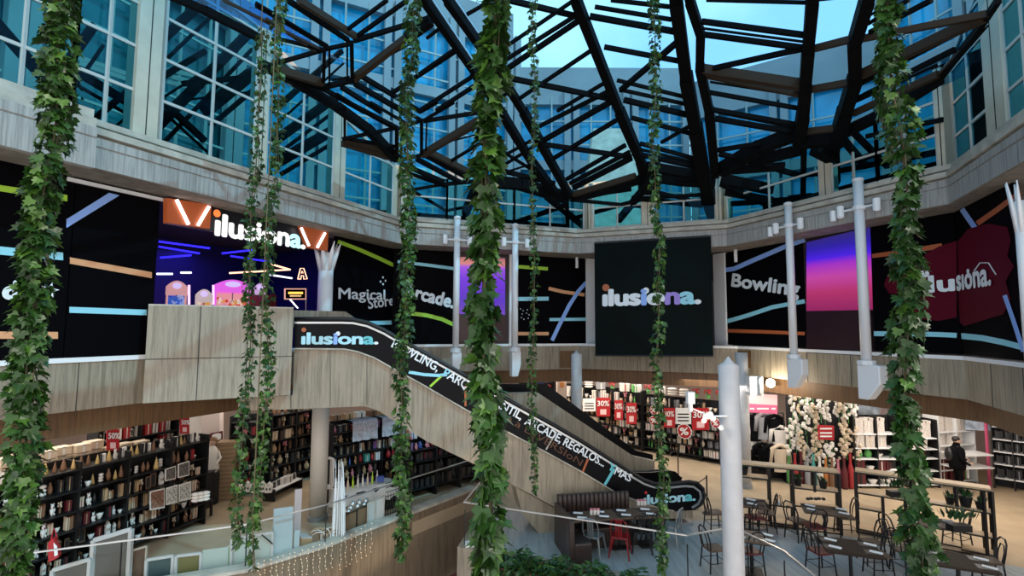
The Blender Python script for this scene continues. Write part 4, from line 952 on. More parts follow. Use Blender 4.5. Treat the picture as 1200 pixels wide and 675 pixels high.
# ------------------------------------------------------------------ round columns
def rcol(x, y0, y1, wpx, Y, label, z0=0, cone=False, mm=None):
    c = D(x, y0, Y); r_ = wpx / 600 * Y / 2; zt_ = c.z
    t = thing('round_column', label, 'column', (c.x, c.y, z0))
    mb = MB(); n = 20
    prof = [(r_, z0), (r_, zt_ - (.08 if cone else .12)), (r_ * (.5 if cone else .75), zt_ - .03), (.01, zt_ if not cone else zt_ + .08)]
    if not cone: prof = [(r_, z0), (r_, zt_)]
    mb.lathe([(p_[0], p_[1]) for p_ in prof], (c.x, c.y, 0), n)
    mb.build('shaft', mm or M['wcol'], t, smooth=True)
    if z0 == 0: MB().lathe([(r_ * 1.15, 0), (r_ * 1.15, .12), (r_, .13)], (c.x, c.y, 0), n).build('base_ring', M['grey'], t)
    return t, c, r_
front, fc, fr = rcol(853.5, 423, 0, 23, 9.2, 'tall white round column in the foreground void', z0=-5, cone=True)
rcol(868.5, 413, 0, 14, 17.2, 'white round column standing behind the foreground column'); rcol(675.5, 413, 0, 12.5, 18.6, 'slim white column behind the escalators with rounded head', cone=True)
rcol(377, 455, 0, 19, 14.2, 'cream round column in front of the gift shelves', mm=mat('cream_column', (.52, .47, .40), .5)) 
# spotlights: on the foreground column (lit) and on the rear column
t = thing('spot_cluster', 'cluster of small lit spotlights clamped to the foreground column', 'spotlight', tuple(fc + V((0, 0, -1))))
c = D(834, 488, 9.0)
MB().bar(c, V((fc.x, c.y + .1, c.z)), .03, .03).build('arm', M['white'], t)
for k, (dx, dz) in enumerate(((-.10, .03), (-.02, .07), (.03, 0), (-.13, -.04), (.16, -.16))):
    q = c + V((dx, -.02, dz)); MB().tube([q, q + V((-.04, -.07, -.02))], [.03, .045], 8).build('lamp_head', M['white'], t)
MB().ball(c + V((-.1, -.1, .02)), .045, 8).build('bulb', emit('warm_bulb', (1, .75, .5), 14), t)
pl_ = bpy.data.lights.new('spot_glow', 'POINT'); pl_.energy = 4; pl_.color = (1, .8, .6); pl_.shadow_soft_size = .05
po = bpy.data.objects.new('spot_glow', pl_); COL.objects.link(po); po.location = c + V((-.12, -.22, .0))
MB().box(D(809, 466, 9.0), (.12, .12, .2)).tube([D(809, 472, 9.0), D(809, 482, 9.0)], .04, 8).bar(D(809, 478, 9.0), c, .02).build('camera_head', M['white'], t)
t = thing('lamp_bracket', 'pair of white box lamps on a bracket of the rear column, one glowing', 'lamp', tuple(D(884, 465, 16.8)))
MB().bar(D(872, 460.5, 16.8), D(893, 460.5, 16.8), .08, .08).build('arm', M['wcol'], t)
MB().box(D(884, 452, 16.8), (.42, .3, .62)).build('lamp_box', M['white'], t); MB().box(D(890, 452, 16.7), (.12, .28, .55)).build('lamp_box', M['grey'], t)
q = S4.at(903, 449, .25)
MB().ball(q, .14, 10).build('glowing_bulb', emit('glow_bulb', (1, .88, .7), 30), t)
pl_ = bpy.data.lights.new('bracket_glow', 'POINT'); pl_.energy = 60; pl_.color = (1, .85, .65); pl_.shadow_soft_size = .1
po = bpy.data.objects.new('bracket_glow', pl_); COL.objects.link(po); po.location = S4.at(904, 449, .55)
# ================================================================== LOWER LEVEL: shelving, goods, restaurant
rnd = random.Random(11)
def single(mb, name, mats, smooth=False):
    """prototype modelled around the origin"""
    return mb.build(name, mats, origin=(0, 0, 0), smooth=smooth)
PAL = {}
def pm(nm, c, **k):
    if nm not in PAL: PAL[nm] = mat('goods_' + nm, c, k.get('rough', .55), bump=0)
    return PAL[nm]
pm('white', (.72, .68, .62)); pm('cream', (.62, .50, .36)); pm('brown', (.20, .10, .05)); pm('red', (.35, .02, .025)); pm('black', (.01, .01, .011)); pm('tan', (.42, .27, .14)); pm('pink', (.62, .22, .26))
pm('blue', (.05, .10, .36)); pm('teal', (.08, .36, .33)); pm('green', (.10, .34, .08)); pm('lime', (.45, .65, .05)); pm('grey', (.28, .28, .29)); pm('orange', (.62, .22, .05)); pm('silver', (.55, .56, .58)); pm('violet', (.25, .12, .36)); pm('gold', (.55, .38, .14))
pm('darkred', (.10, .008, .012)); pm('charcoal', (.03, .03, .032))
def g_box(c):
    m_ = MB().box((0, 0, .42), (.9, .8, .84)).box((0, 0, .92), (.96, .86, .16)); m_.box((0, -.01, .5), (.12, .84, 1.02), mi=1); return m_
def g_vase(c): return MB().lathe([(.22, 0), (.34, .15), (.42, .4), (.34, .65), (.16, .82), (.2, 1.0), (.15, 1.0)], n=10)
def g_basket(c):
    m_ = MB().lathe([(.34, 0), (.46, .55), (.5, .6), (.44, .6), (.3, .06)], n=12)
    m_.tube([(-.46, 0, .58), (-.34, 0, .86), (0, 0, 1.0), (.34, 0, .86), (.46, 0, .58)], .035, 5); return m_
def g_lantern(c):
    m_ = MB().box((0, 0, .04), (.62, .62, .08)).box((0, 0, .66), (.66, .66, .06))
    for sx in (-1, 1):
        for sy in (-1, 1): m_.box((sx * .27, sy * .27, .35), (.06, .06, .6))
    m_.tube([(0, 0, .69), (0, 0, .9)], [.42, .08], 4).tube([(0, 0, .08), (0, 0, .4)], .11, 8, 1); m_.tube([(-.1, 0, .9), (0, 0, 1.0), (.1, 0, .9)], .02, 4); return m_
def g_plush(c):
    m_ = MB().ball((0, 0, .3), .32, 8).ball((0, -.05, .72), .25, 8)
    for sx in (-1, 1): m_.ball((sx * .18, -.03, .93), .09, 6).ball((sx * .3, -.12, .42), .12, 6, sq=(1, 1, 1.5)).ball((sx * .18, -.3, .1), .13, 6)
    m_.ball((0, -.28, .68), .09, 6, 1); return m_
def g_cone(c): return MB().lathe([(.4, 0), (.42, .08), (.3, .4), (.16, .75), (.02, 1.0)], n=9)
def g_bowl(c): return MB().lathe([(.2, 0), (.24, .05), (.5, .42), (.46, .42), (.18, .1)], n=12)
def g_bottle(c): return MB().lathe([(.2, 0), (.22, .05), (.22, .55), (.09, .72), (.08, .92), (.1, .95), (.1, 1.0)], n=9)
def g_flowers(c):
    m_ = MB().lathe([(.16, 0), (.22, .3), (.18, .34)], n=8)
    r_ = random.Random(5)
    for k in range(9):
        q = V((r_.uniform(-.32, .32), r_.uniform(-.3, .3), r_.uniform(.6, .95))); m_.tube([(0, 0, .3), q], .015, 4).ball(q, .13, 6, 1)
    return m_
def g_house(c):
    m_ = MB().box((0, 0, .32), (.6, .45, .64)); m_.prism([(-.36, -.25, .62), (.36, -.25, .62), (0, -.25, 1.0)], (0, .5, 0))
    for x in (-.14, .14): m_.box((x, -.232, .36), (.15, .01, .2), mi=1)
    return m_
def g_frame(c):
    R_ = Matrix.Rotation(-.12, 3, 'X'); m_ = MB().box((0, 0, .5), (.8, .03, .98), mi=1, rot=R_)
    for a, b, d in ((0, .97, (.86, .06, .07)), (0, .03, (.86, .06, .07)), (-.4, .5, (.07, .06, .96)), (.4, .5, (.07, .06, .96))): m_.box((a, -(.5 - b) * .12 - .02, b), d, rot=R_)
    m_.box((0, .12, .3), (.05, .02, .62), rot=Matrix.Rotation(.35, 3, 'X')); return m_
def g_cushions(c): 
    m_ = MB()
    for k in range(3): m_.ball((0, 0, .16 + k * .3), .5, 10, sq=(1, .8, .34))
    return m_
def g_books(c):
    m_ = MB(); x = -.45
    r_ = random.Random(2)
    while x < .4: w_ = r_.uniform(.08, .14); m_.box((x + w_ / 2, 0, .45 - 0 + r_.uniform(-.08, .05)), (w_ * .92, .6, .9), mi=r_.randrange(2)); x += w_
    m_.v = [V((p.x, p.y, max(0, p.z))) for p in m_.v]; return m_
KIND = dict(gift_box=g_box, vase=g_vase, wicker_basket=g_basket, lantern=g_lantern, plush_toy=g_plush, cone_tree=g_cone, bowl=g_bowl, bottle=g_bottle, flower_pot=g_flowers, toy_house=g_house, picture_frame=g_frame, cushion_stack=g_cushions, packet=g_books)
CATS = dict(gift_box='box', vase='vase', wicker_basket='basket', lantern='lantern', plush_toy='toy', cone_tree='decoration', bowl='bowl', bottle='bottle', flower_pot='artificial flowers', toy_house='ornament', picture_frame='picture frame', cushion_stack='cushions', packet='packets')
PROTO = {}
def goods(kind, c1, c2, loc, rz, size, label, group):
    key = (kind, c1, c2)
    if key not in PROTO:
        PROTO[key] = single(KIND[kind](0), kind, [PAL[c1], PAL[c2]], smooth=kind in ('vase', 'plush_toy', 'cushion_stack', 'bottle', 'bowl', 'cone_tree')); o = PROTO[key]
    else:
        o = PROTO[key].copy(); COL.objects.link(o)
    put(o, loc, rz); o.scale = size if isinstance(size, tuple) else (size,) * 3
    tag(o, label, CATS[kind], group); return o
LEV = ['bottom', 'second', 'third', 'fourth', 'fifth', 'sixth']
def shelving(label, short, A, B, h, d, levels, menu, frame='dark', board=None, wmin=.14, wmax=.26, bays=3, top=None, back=True, fill=1.0, lvlgap=.8, cat='shelving'):
    A = V((*A, 0)); B = V((*B, 0)); u = (B - A); L = u.length; u.normalize(); n = V((u.y, -u.x, 0))
    if n.dot(CAM - A) < 0: n = -n
    fm = M[frame]; bm = board or fm; ang = math.atan2(u.y, u.x)
    fr = ang if n.dot(V((math.sin(ang), -math.cos(ang), 0))) > 0 else ang + math.pi
    t = thing('shelving_unit', label, cat, tuple((A + B) / 2))
    for k in range(bays + 1):
        p = A.lerp(B, k / bays) - n * d / 2; MB().box((p.x, p.y, h / 2), (.04, d, h), ang).build('side_panel', fm, t)
    m_ = (A + B) / 2
    if back: MB().box(tuple((m_ - n * (d - .015)).to_2d()) + (h / 2,), (L, .03, h), ang).build('back_panel', fm, t)
    for i, z in enumerate(levels):
        MB().box(tuple((m_ - n * d / 2).to_2d()) + (z - .015,), (L, d, .03), ang).build('shelf', bm, t)
        hh = (levels[i + 1] if i + 1 < len(levels) else max(h, z + .3)) - z - .05
        mn = menu[min(i, len(menu) - 1)]
        x = .06
        while x < L - wmax:
            kind, c1, c2 = mn[rnd.randrange(len(mn))]
            w_ = rnd.uniform(wmin, wmax); s = w_
            if rnd.random() < fill:
                sz = min(hh * lvlgap, w_ * 1.8); p = A + u * (x + w_ / 2) - n * rnd.uniform(.13, min(.24, d * .55))
                lw = LEV[i] if i < len(levels) - 1 else 'top'
                goods(kind, c1, c2, (p.x, p.y, z), fr + rnd.uniform(-.06, .06), (w_ * .9, min(w_ * .9, .24), sz), '%s %s on %s shelf, %s' % (c1 if c1 != 'darkred' else 'dark red', kind.replace('_', ' '), lw, short), '%s pieces on %s' % (kind.replace('_', ' '), short))
            x += w_ + rnd.uniform(.0, .03)
    return t, A, B, u, n, ang, fr
def g2(x, y): p = G(x, y, 0); return (p.x, p.y)
mix1 = [('lantern', 'brown', 'white'), ('gift_box', 'cream', 'red'), ('bowl', 'white', 'white'), ('plush_toy', 'white', 'red'), ('flower_pot', 'brown', 'cream'), ('packet', 'cream', 'brown'), ('toy_house', 'white', 'brown'), ('plush_toy', 'brown', 'white'), ('gift_box', 'black', 'red'), ('vase', 'brown', 'brown'), ('picture_frame', 'brown', 'black'), ('vase', 'black', 'black'), ('gift_box', 'darkred', 'tan'), ('packet', 'black', 'tan')]
mix2 = [('bowl', 'white', 'white'), ('cushion_stack', 'white', 'white'), ('vase', 'brown', 'brown'), ('cone_tree', 'brown', 'brown'), ('gift_box', 'black', 'tan'), ('packet', 'black', 'red')]
# front gift gondola
A_ = G(-70, 735, 0); B_ = G(240, 614, 0)
lv = [.18, .55, .92, 1.3, 1.72, 2.15]
# keep clear of the guard: long wall gondola
T_, a3, b3, u3, n3, ang3, fr3 = shelving('long black gondola crammed with Christmas gifts at lower left', 'long left gondola', (A_.x, A_.y), (B_.x, B_.y), 2.3, .55, lv,
    [mix1, mix1, mix1, mix1, mix2 + [('cone_tree', 'gold', 'gold')], [('cone_tree', 'gold', 'gold'), ('cone_tree', 'brown', 'brown'), ('plush_toy', 'white', 'tan'), ('packet', 'charcoal', 'white'), ('gift_box', 'black', 'white')]], bays=5, wmin=.10, wmax=.17, lvlgap=.95)
# cream storage boxes stacked on an upper back shelf
for k in range(9):
    p = a3.lerp(b3, .22 + .065 * k) - n3 * (.75 + .12 * (k % 2))
    for j in range(2):
        if k > 5 and j: continue
        goods('gift_box', 'cream', 'white', (p.x, p.y, 2.16 + j * .19), fr3, (.33, .3, .17), 'cream lidded storage box stacked behind the top of the long left gondola', 'cream storage boxes')
struct(MB().box(tuple((a3.lerp(b3, .45) - n3 * .85).to_2d()) + (1.08,), (3.0, .5, 2.15), ang3).build(trim(), M['dark']), 'dark plinth carrying the cream boxes')
# higher shelf of black and white packets behind the right half
c1_ = a3.lerp(b3, .60) - n3 * 1.15; c2_ = b3 - n3 * 1.15
shelving('high dark shelf of black and white packets behind the long left gondola', 'high shelf behind the left gondola', (c1_.x, c1_.y), (c2_.x, c2_.y), 3.1, .4, [1.9, 2.35, 2.75], [[('packet', 'black', 'white'), ('gift_box', 'white', 'black'), ('gift_box', 'red', 'white'), ('lantern', 'white', 'white')]], bays=2, wmin=.13, wmax=.2, lvlgap=.95)
# white patterned frames standing along the gondola front
for k, (x0, x1, y0, y1) in enumerate(((176, 193, 574, 598), (195, 208, 570, 592), (210, 224, 566, 588), (194, 206, 548, 564), (209, 222, 542, 560))):
    pl_ = Pl((a3.x, a3.y), (b3.x, b3.y)); pts_ = [pl_.at(x0, y0 + 2, .04), pl_.at(x1, y0 - 2, .04), pl_.at(x1, y1 - 3, .04), pl_.at(x0, y1, .04)]
    t = thing('patterned_panel', ('brown patterned panel on the gondola front, left of the two white ones', 'left white patterned panel low on the gondola front', 'right white patterned panel low on the gondola front', 'left dark patterned panel above the white ones', 'right dark patterned panel above the white ones')[k], 'picture', tuple(pts_[3]))
    MB().prism(pts_, -pl_.n * .03).build('frame', PAL['white'], t)
    c_ = sum(pts_, V()) / 4
    MB().prism([c_ + (p - c_) * .88 + pl_.n * .004 for p in pts_], -pl_.n * .005).build('pattern', mat('pattern_%d' % k, ((.25, .12, .08), (.55, .52, .47), (.55, .52, .47), (.12, .10, .09), (.12, .10, .09))[k], .6, var=.8, bscale=22), t)
def sign(pl_, x0, y0, x1, y1, off_, label, kind='30%', card=False, round_=False, m_=None, z_ext=True):
    t = thing('sale_sign', label, 'sign', tuple(pl_.at((x0 + x1) / 2, y1, off_)))
    if round_:
        c = ((x0 + x1) / 2, (y0 + y1) / 2); r_ = (y1 - y0) / 2
        C0 = pl_.at(*c, off_); Rr = (pl_.at(c[0], y0, off_) - C0).length
        MB().prism([C0 + pl_.r * math.cos(math.pi * k / 14) * Rr * (1 if k % 2 else .88) + V((0, 0, math.sin(math.pi * k / 14) * Rr * (1 if k % 2 else .88))) for k in range(28)], -pl_.n * .01).build('rim', M['paper'], t)
        MB().prism([C0 + pl_.n * .004 + pl_.r * math.cos(math.pi * k / 10) * Rr * .84 + V((0, 0, math.sin(math.pi * k / 10) * Rr * .84)) for k in range(20)], -pl_.n * .01).build('disc', M['signred'], t)
        lettering(t, pl_, '%', (c[0] - r_ * .55, c[1] + r_ * .42), (c[0] + r_ * .55, c[1] + r_ * .42), r_ * .9, M['paper'], off_=off_ + .01, bold=.03)
    else:
        P4_ = [pl_.at(x0, y0, off_), pl_.at(x1, y0, off_), pl_.at(x1, y1, off_), pl_.at(x0, y1, off_)]
        MB().prism(P4_, -pl_.n * .012).build('card', M['paper'] if card else (m_ or M['signred']), t)
        h = y1 - y0; w_ = x1 - x0
        if card:
            for f in (.35, .55, .75): MB().prism([pl_.at(x0 + w_ * .15, y0 + h * f, off_ + .003), pl_.at(x1 - w_ * .15, y0 + h * f, off_ + .003), pl_.at(x1 - w_ * .15, y0 + h * (f + .08), off_ + .003), pl_.at(x0 + w_ * .15, y0 + h * (f + .08), off_ + .003)], -pl_.n * .002).build('text_line', M['black'], t)
        else:
            lettering(t, pl_, kind, (x0 + w_ * .07, y0 + h * .44), (x1 - w_ * .05, y0 + h * .44), h * .28, M['paper'], off_=off_ + .004, bold=.02)
            MB().prism([pl_.at(x0 + w_ * .28, y0 + h * .62, off_ + .004), pl_.at(x1 - w_ * .28, y0 + h * .62, off_ + .004), pl_.at(x1 - w_ * .28, y0 + h * .9, off_ + .004), pl_.at(x0 + w_ * .28, y0 + h * .9, off_ + .004)], -pl_.n * .003).build('price_box', M['lpink'], t)
    return t
plA = Pl((a3.x, a3.y), (b3.x, b3.y))
sign(plA, 125, 503, 140, 528, -.25, 'red 50% sale sign above the long left gondola', '50%'); sign(plA, 211, 489, 222, 508, -.25, 'red 50% sale sign at the right end of the long left gondola', '50%')
# white partition wall and pillar, woven tower, mannequin
BPl = Pl((-10.2, 16.6), (-6.0, 17.6))
struct(MB().prism([BPl.at(222, 470), BPl.at(240, 470), BPl.at(240, 575), BPl.at(222, 575)], -BPl.n * .3).build(trim(), PAL['white']), 'white partition behind the gifts')
struct(MB().prism([BPl.at(241, 466), BPl.at(262, 466), BPl.at(262, 578), BPl.at(241, 578)], BPl.n * .4).build('wall_pillar', M['lpink'] if False else mat('pillar_paint', (.62, .52, .48), .7)), 'square pale pillar with a round-cornered sign')
t = thing('lit_sign', 'small dark red sign with pale oval on a thin stand before the pillar', 'sign', tuple(BPl.at(255, 575, .8)))
MB().prism([BPl.at(x, y, .8) for x, y in ((246, 508), (261, 505), (261, 517), (246, 520))], -BPl.n * .02).build('board', M['dred'], t)
MB().prism([BPl.at(x, y, .83) for x, y in ((248.5, 510), (251, 508.6), (256, 507.6), (259, 508.5), (259, 514), (256, 515.8), (251, 517), (248.5, 516))], -BPl.n * .02).build('oval', M['paper'], t)
MB().tube([BPl.at(254, 518, .79), BPl.at(254, 560, .79)], .015, 6).build('stand', M['dark'], t)
p = G(264, 584, 0)
t = thing('woven_tower', 'tall square woven wicker tower beside the pale pillar', 'display', (p.x, p.y, 0), .3)
MB().box((0, 0, .85), (.5, .5, 1.7)).build('tower', mat('wicker', (.28, .19, .11), .8, bump=.6, bscale=40, var=.4), t)
mb = MB()
for k in range(14): mb.box((0, 0, .1 + k * .12), (.52, .52, .02))
mb.build('weave_band', PAL['tan'], t)
p = G(246, 590, 0)
t = thing('mannequin_doll', 'cream doll figure with brown hair standing at the gondola end', 'figure', (p.x, p.y, 0), .2)
MB().lathe([(.16, .9), (.2, 1.0), (.16, 1.25), (.18, 1.45), (.1, 1.6), (.04, 1.66)], n=10).build('dress', PAL['white'], t, smooth=True)
MB().ball((0, 0, 1.76), .1, 10).build('head', M['skin'], t, smooth=True); MB().ball((0, .03, 1.79), .12, 10).ball((0, .1, 1.68), .08, 8).build('hair', PAL['brown'], t, smooth=True)
mb = MB()
for sx in (-1, 1): mb.tube([(sx * .15, 0, 1.5), (sx * .24, -.05, 1.3), (sx * .16, -.16, 1.15)], [.04, .035, .03], 6)
mb.build('arm', PAL['white'], t); MB().lathe([(.22, 0), (.22, .86), (.2, .9)], n=12).build('pedestal', M['dark'], t)
for k in range(3):
    q = G(229 + k * 6, 586 - k, 1.05); goods('cushion_stack', 'white', 'white', (q.x, q.y, 1.0), 0, (.2, .2, .24), 'white round cushions stacked beside the doll figure', 'white cushions by the doll')
q = G(231, 594, 0)
tag(MB().lathe([(.4, 0), (.4, .95), (.44, 1.0)], (q.x, q.y, 0), 14).build('display_drum', M['dark']), 'dark round display drum under the white cushions', 'display stand')
q = G(215, 612, 0)
t = thing('low_table', 'low dark table of white and striped items below the patterned panels', 'table', (q.x, q.y, 0), ang3)
MB().box((0, 0, .4), (1.3, .6, .06)).build('table_top', M['dark'], t)
for sx in (-1, 1):
    for sy in (-1, 1): MB().box((sx * .6, sy * .25, .19), (.05, .05, .38)).build('leg', M['dark'], t)
for k in range(16):
    a = rnd.uniform(-.55, .55); b = rnd.uniform(-.22, .22); kk = rnd.choice([('bowl', 'white', 'white'), ('plush_toy', 'white', 'pink'), ('gift_box', 'white', 'pink'), ('wicker_basket', 'cream', 'cream')])
    goods(*kk, (q.x + math.cos(ang3) * a - math.sin(ang3) * b, q.y + math.sin(ang3) * a + math.cos(ang3) * b, .43), rnd.uniform(0, 3), .19, 'white %s heaped on the low dark table' % kk[0].replace('_', ' '), 'white things on the low table')
# second gondola behind the twin ivy
mix3 = [('gift_box', 'white', 'red'), ('bowl', 'cream', 'cream'), ('gift_box', 'red', 'white'), ('plush_toy', 'pink', 'white'), ('flower_pot', 'brown', 'white'), ('packet', 'black', 'red'), ('lantern', 'charcoal', 'white'), ('vase', 'black', 'black')]
shelving('black gondola with red and pink gifts behind the twin ivy', 'gondola behind the twin ivy', g2(266, 582), g2(300, 580), 2.4, .5, [.2, .6, 1.0, 1.4, 1.8, 2.2], [mix3], bays=1, wmin=.15, wmax=.26)
mix4 = [('gift_box', 'cream', 'tan'), ('bowl', 'white', 'white'), ('flower_pot', 'tan', 'cream'), ('lantern', 'black', 'tan'), ('vase', 'tan', 'tan'), ('flower_pot', 'brown', 'pink'), ('packet', 'black', 'brown'), ('plush_toy', 'brown', 'white'), ('gift_box', 'black', 'brown'), ('bottle', 'brown', 'brown'), ('picture_frame', 'charcoal', 'brown')]
shelving('tall dark gondola with beige bouquets left of the cream column', 'dark gondola left of the cream column', g2(316, 577), g2(372, 560), 2.45, .5, [.35, .75, 1.15, 1.55, 1.95, 2.35], [mix4], bays=2, wmin=.15, wmax=.26)
q = G(340, 580, .25)
# beige artificial bouquet figure
t = thing('dried_bouquet', 'tall bundle of pale dried stems in front of the dark gondola', 'artificial flowers', (G(318, 575, 0).x, G(318, 575, 0).y, 0))
mb = MB(); r5 = random.Random(9)
for k in range(26):
    a = r5.uniform(0, 6.3); rr = r5.uniform(.05, .3); e = V((math.cos(a) * rr, math.sin(a) * rr, r5.uniform(1.5, 2.3))); mb.tube([(math.cos(a) * .08, math.sin(a) * .08, .5), e], .012, 4).ball(e, .07, 6, sq=(1, 1, 1.7))
mb.build('stems', PAL['cream'], t); MB().lathe([(.15, 0), (.22, .3), (.18, .6), (.2, .62)], n=10).build('vase', PAL['brown'], t)
# curved white step with white goods in front
q0_, q1_ = g2(322, 588), g2(354, 572)
shelving('low white-edged step in front of the dark gondola', 'low white-edged step', q0_, q1_, .35, .4, [.32], [[('picture_frame', 'white', 'charcoal'), ('gift_box', 'white', 'black'), ('bowl', 'white', 'white')]], board=M['white'], bays=1)
q = G(300, 588, 0)
t = thing('low_display', 'black low bin holding white toy houses at the foot of the twin ivy', 'display stand', (q.x, q.y, 0)); MB().lathe([(.62, 0), (.66, .3), (.6, .32)], n=16).build('bin', M['dark'], t)
for k in range(5): goods('toy_house', 'white', 'black', (q.x - .45 + k * .22, q.y - .15 + .05 * (k % 2), .32), .2, .3, 'white toy house on the black bin at the foot of the twin ivy', 'white toy houses on the black bin')
# toy shelves right of the column
mix5 = [('gift_box', 'white', 'blue'), ('plush_toy', 'tan', 'white'), ('gift_box', 'teal', 'white'), ('plush_toy', 'pink', 'white'), ('packet', 'black', 'violet'), ('gift_box', 'black', 'tan'), ('lantern', 'black', 'tan'), ('bottle', 'blue', 'white'), ('packet', 'darkred', 'tan'), ('vase', 'red', 'red'), ('picture_frame', 'tan', 'black'), ('gift_box', 'charcoal', 'grey')]
_, a5, b5, u5, n5, an5, fr5 = shelving('dark gondola of boxed toys right of the cream column', 'toy gondola right of the cream column', g2(388, 592), g2(474, 570), 2.3, .6, [.3, .65, 1.0, 1.35, 1.7, 2.02], [mix5], bays=3, wmin=.13, wmax=.22)
for k, (f, lab) in enumerate(((.38, 'left white lace cloth draped over the toy gondola'), (.78, 'right white lace cloth draped over the toy gondola'))):
    c = a5.lerp(b5, f); mb = MB(); Rr = 7
    for i in range(Rr): 
        for j in range(2): pass
    top_ = [(-.42, 2.335), (.1, 2.335), (.14, 2.30), (.16, 2.1), (.15, 1.9), (.17, 1.74)]
    w_ = .42; vs = []; fs = []
    for i in range(9):
        s_ = -w_ + 2 * w_ * i / 8
        for j, (o_2, z) in enumerate(top_):
            rip = .02 * math.sin(i * 1.9) * (j / 5); vs.append(c + u5 * s_ + n5 * (o_2 + rip) + V((0, 0, z + .02 * math.sin(i * 2.3) * (j == 5))))
    for i in range(8):
        for j in range(5): fs.append((i * 6 + j, (i + 1) * 6 + j, (i + 1) * 6 + j + 1, i * 6 + j + 1))
    tag(mb.add(vs, fs).build('lace_cloth', mat('lace_%d' % k, (.48, .44, .46), .8, var=.3, bscale=12), smooth=True), lab, 'cloth')
for k in range(6):
    c = a5.lerp(b5, .08 + .16 * k) - n5 * .3; goods('gift_box', ('brown', 'tan', 'white')[k % 3], 'black', (c.x, c.y, 2.36), fr5, (.3, .3, .16), '%s box lying on top of the toy gondola' % ('brown', 'tan', 'white')[k % 3], 'boxes on top of the toy gondola')
mix6 = [('plush_toy', 'pink', 'white'), ('gift_box', 'green', 'white'), ('packet', 'violet', 'blue'), ('gift_box', 'white', 'blue'), ('bowl', 'orange', 'orange'), ('packet', 'red', 'green'), ('plush_toy', 'blue', 'white'), ('gift_box', 'violet', 'pink')]
mix7 = [('packet', 'black', 'charcoal'), ('gift_box', 'black', 'brown'), ('vase', 'charcoal', 'charcoal'), ('packet', 'darkred', 'black')]
_, a6, b6, u6, n6, an6, fr6 = shelving('dark sloping toy counter under the escalator', 'toy counter under the escalator', g2(480, 588), g2(566, 564), 1.75, .6, [.3, .7, 1.1, 1.45], [mix7, mix7, mix7, mix6], bays=3, wmin=.13, wmax=.24)
c = a6.lerp(b6, .3)
tag(MB().ball((c.x, c.y - .05, 1.9), .14, 14).build('ball', PAL['lime'], smooth=True), 'bright lime ball on the toy counter under the escalator', 'ball')
for k in range(12):
    c = a6.lerp(b6, .05 + .07 * k) - n6 * (.3 + .1 * (k % 3)); kk = mix6[(k * 3) % 8]; goods(*kk, (c.x, c.y, 1.74), rnd.uniform(0, 3), .25, '%s %s lying along the top of the toy counter' % (kk[1], kk[0].replace('_', ' ')), 'toys along the top of the toy counter')
# white clothed table with spools before the toy gondola
q = G(428, 600, 0)
t = thing('clothed_table', 'low table under a crumpled white cloth before the toy gondola', 'table', (q.x, q.y, 0), an5)
mb = MB(); vs = []; fs = []; nx_, ny_ = 14, 6
for i in range(nx_ + 1):
    for j in range(ny_ + 1):
        x = -.95 + 1.9 * i / nx_; y = -.42 + .84 * j / ny_; edge_ = i in (0, nx_) or j in (0, ny_)
        vs.append((x + .03 * math.sin(j * 2.1 + i), y + .03 * math.sin(i * 1.7), (.72 + .02 * math.sin(i * 1.3 + j)) if not edge_ else .35 + .05 * math.sin(i * 2.2 + j)))
for i in range(nx_):
    for j in range(ny_): k = i * (ny_ + 1) + j; fs.append((k, k + ny_ + 1, k + ny_ + 2, k + 1))
mb.add(vs, fs).build('cloth', PAL['white'], t, smooth=True); MB().box((0, 0, .35), (1.6, .6, .66)).build('table_base', M['dark'], t)
for k in range(8): 
    a = -.7 + k * .15; goods('bottle', ('white', 'cream', 'lime', 'white')[k % 4], 'white', (q.x + math.cos(an5) * a, q.y + math.sin(an5) * a, .73), 0, (.13, .13, .34), '%s spool standing on the clothed table' % ('white', 'cream', 'lime', 'white')[k % 4], 'spools on the clothed table')
tag(MB().box((q.x + .35, q.y + .2, .85), (.2, .16, .14), .3).build('toy_box', PAL['blue']), 'small blue box on the clothed table', 'box')
# ---- things leaning inside the glass guard
g1 = Pl(cp[1], cp[2]); g2_ = Pl(cp[2], cp[3]); g3 = Pl(cp[3], cp[4])
def board(pl_, x0, x1, yt0, yt1, off_, name, label, cat, face, frame=None, fw_=.04, z0=.02, th=.03, extra=None):
    a = pl_.at(x0, yt0, -off_); b = pl_.at(x1, yt1, -off_); t = thing(name, label, cat, ((a.x + b.x) / 2, (a.y + b.y) / 2, z0))
    A0_ = V((a.x, a.y, z0)); B0_ = V((b.x, b.y, z0))
    MB().prism([A0_, B0_, b, a], -pl_.n * th).build('sheet', face, t)
    if frame:
        mb = MB(); e = pl_.n * .006
        mb.bar(a + e, b + e, fw_, fw_).bar(A0_ + e, B0_ + e, fw_, fw_).bar(A0_ + e, a + e, fw_, fw_).bar(B0_ + e, b + e, fw_, fw_); mb.build('frame', frame, t)
    return t, a, b, A0_, B0_
wht = mat('grey_white_frame', (.42, .43, .42), .5); pblue = mat('pale_blue_sheet', (.36, .43, .44), .5); mirror = mat('dim_mirror', (.07, .068, .055), .2); pgreen = mat('pale_green_sheet', (.33, .39, .35), .5)
gA = Pl((-9.9, 8.8), (-7.3, 9.9))
board(gA, 110, 154, 633, 620, .35, 'framed_mirror', 'big white-framed mirror raised above the guard at lower left', 'mirror', mirror, wht, .07)
board(gA, 62, 106, 668, 655, .30, 'wall_mirror', 'white-framed panel cut by the lower left corner of the view', 'picture frame', mirror, wht, .06)
board(g1, 155, 172, 645, 640, .45, 'wall_mirror', 'narrow brown-backed frame right of the big mirror', 'picture frame', M['woodd'], M['ledge'], .03)
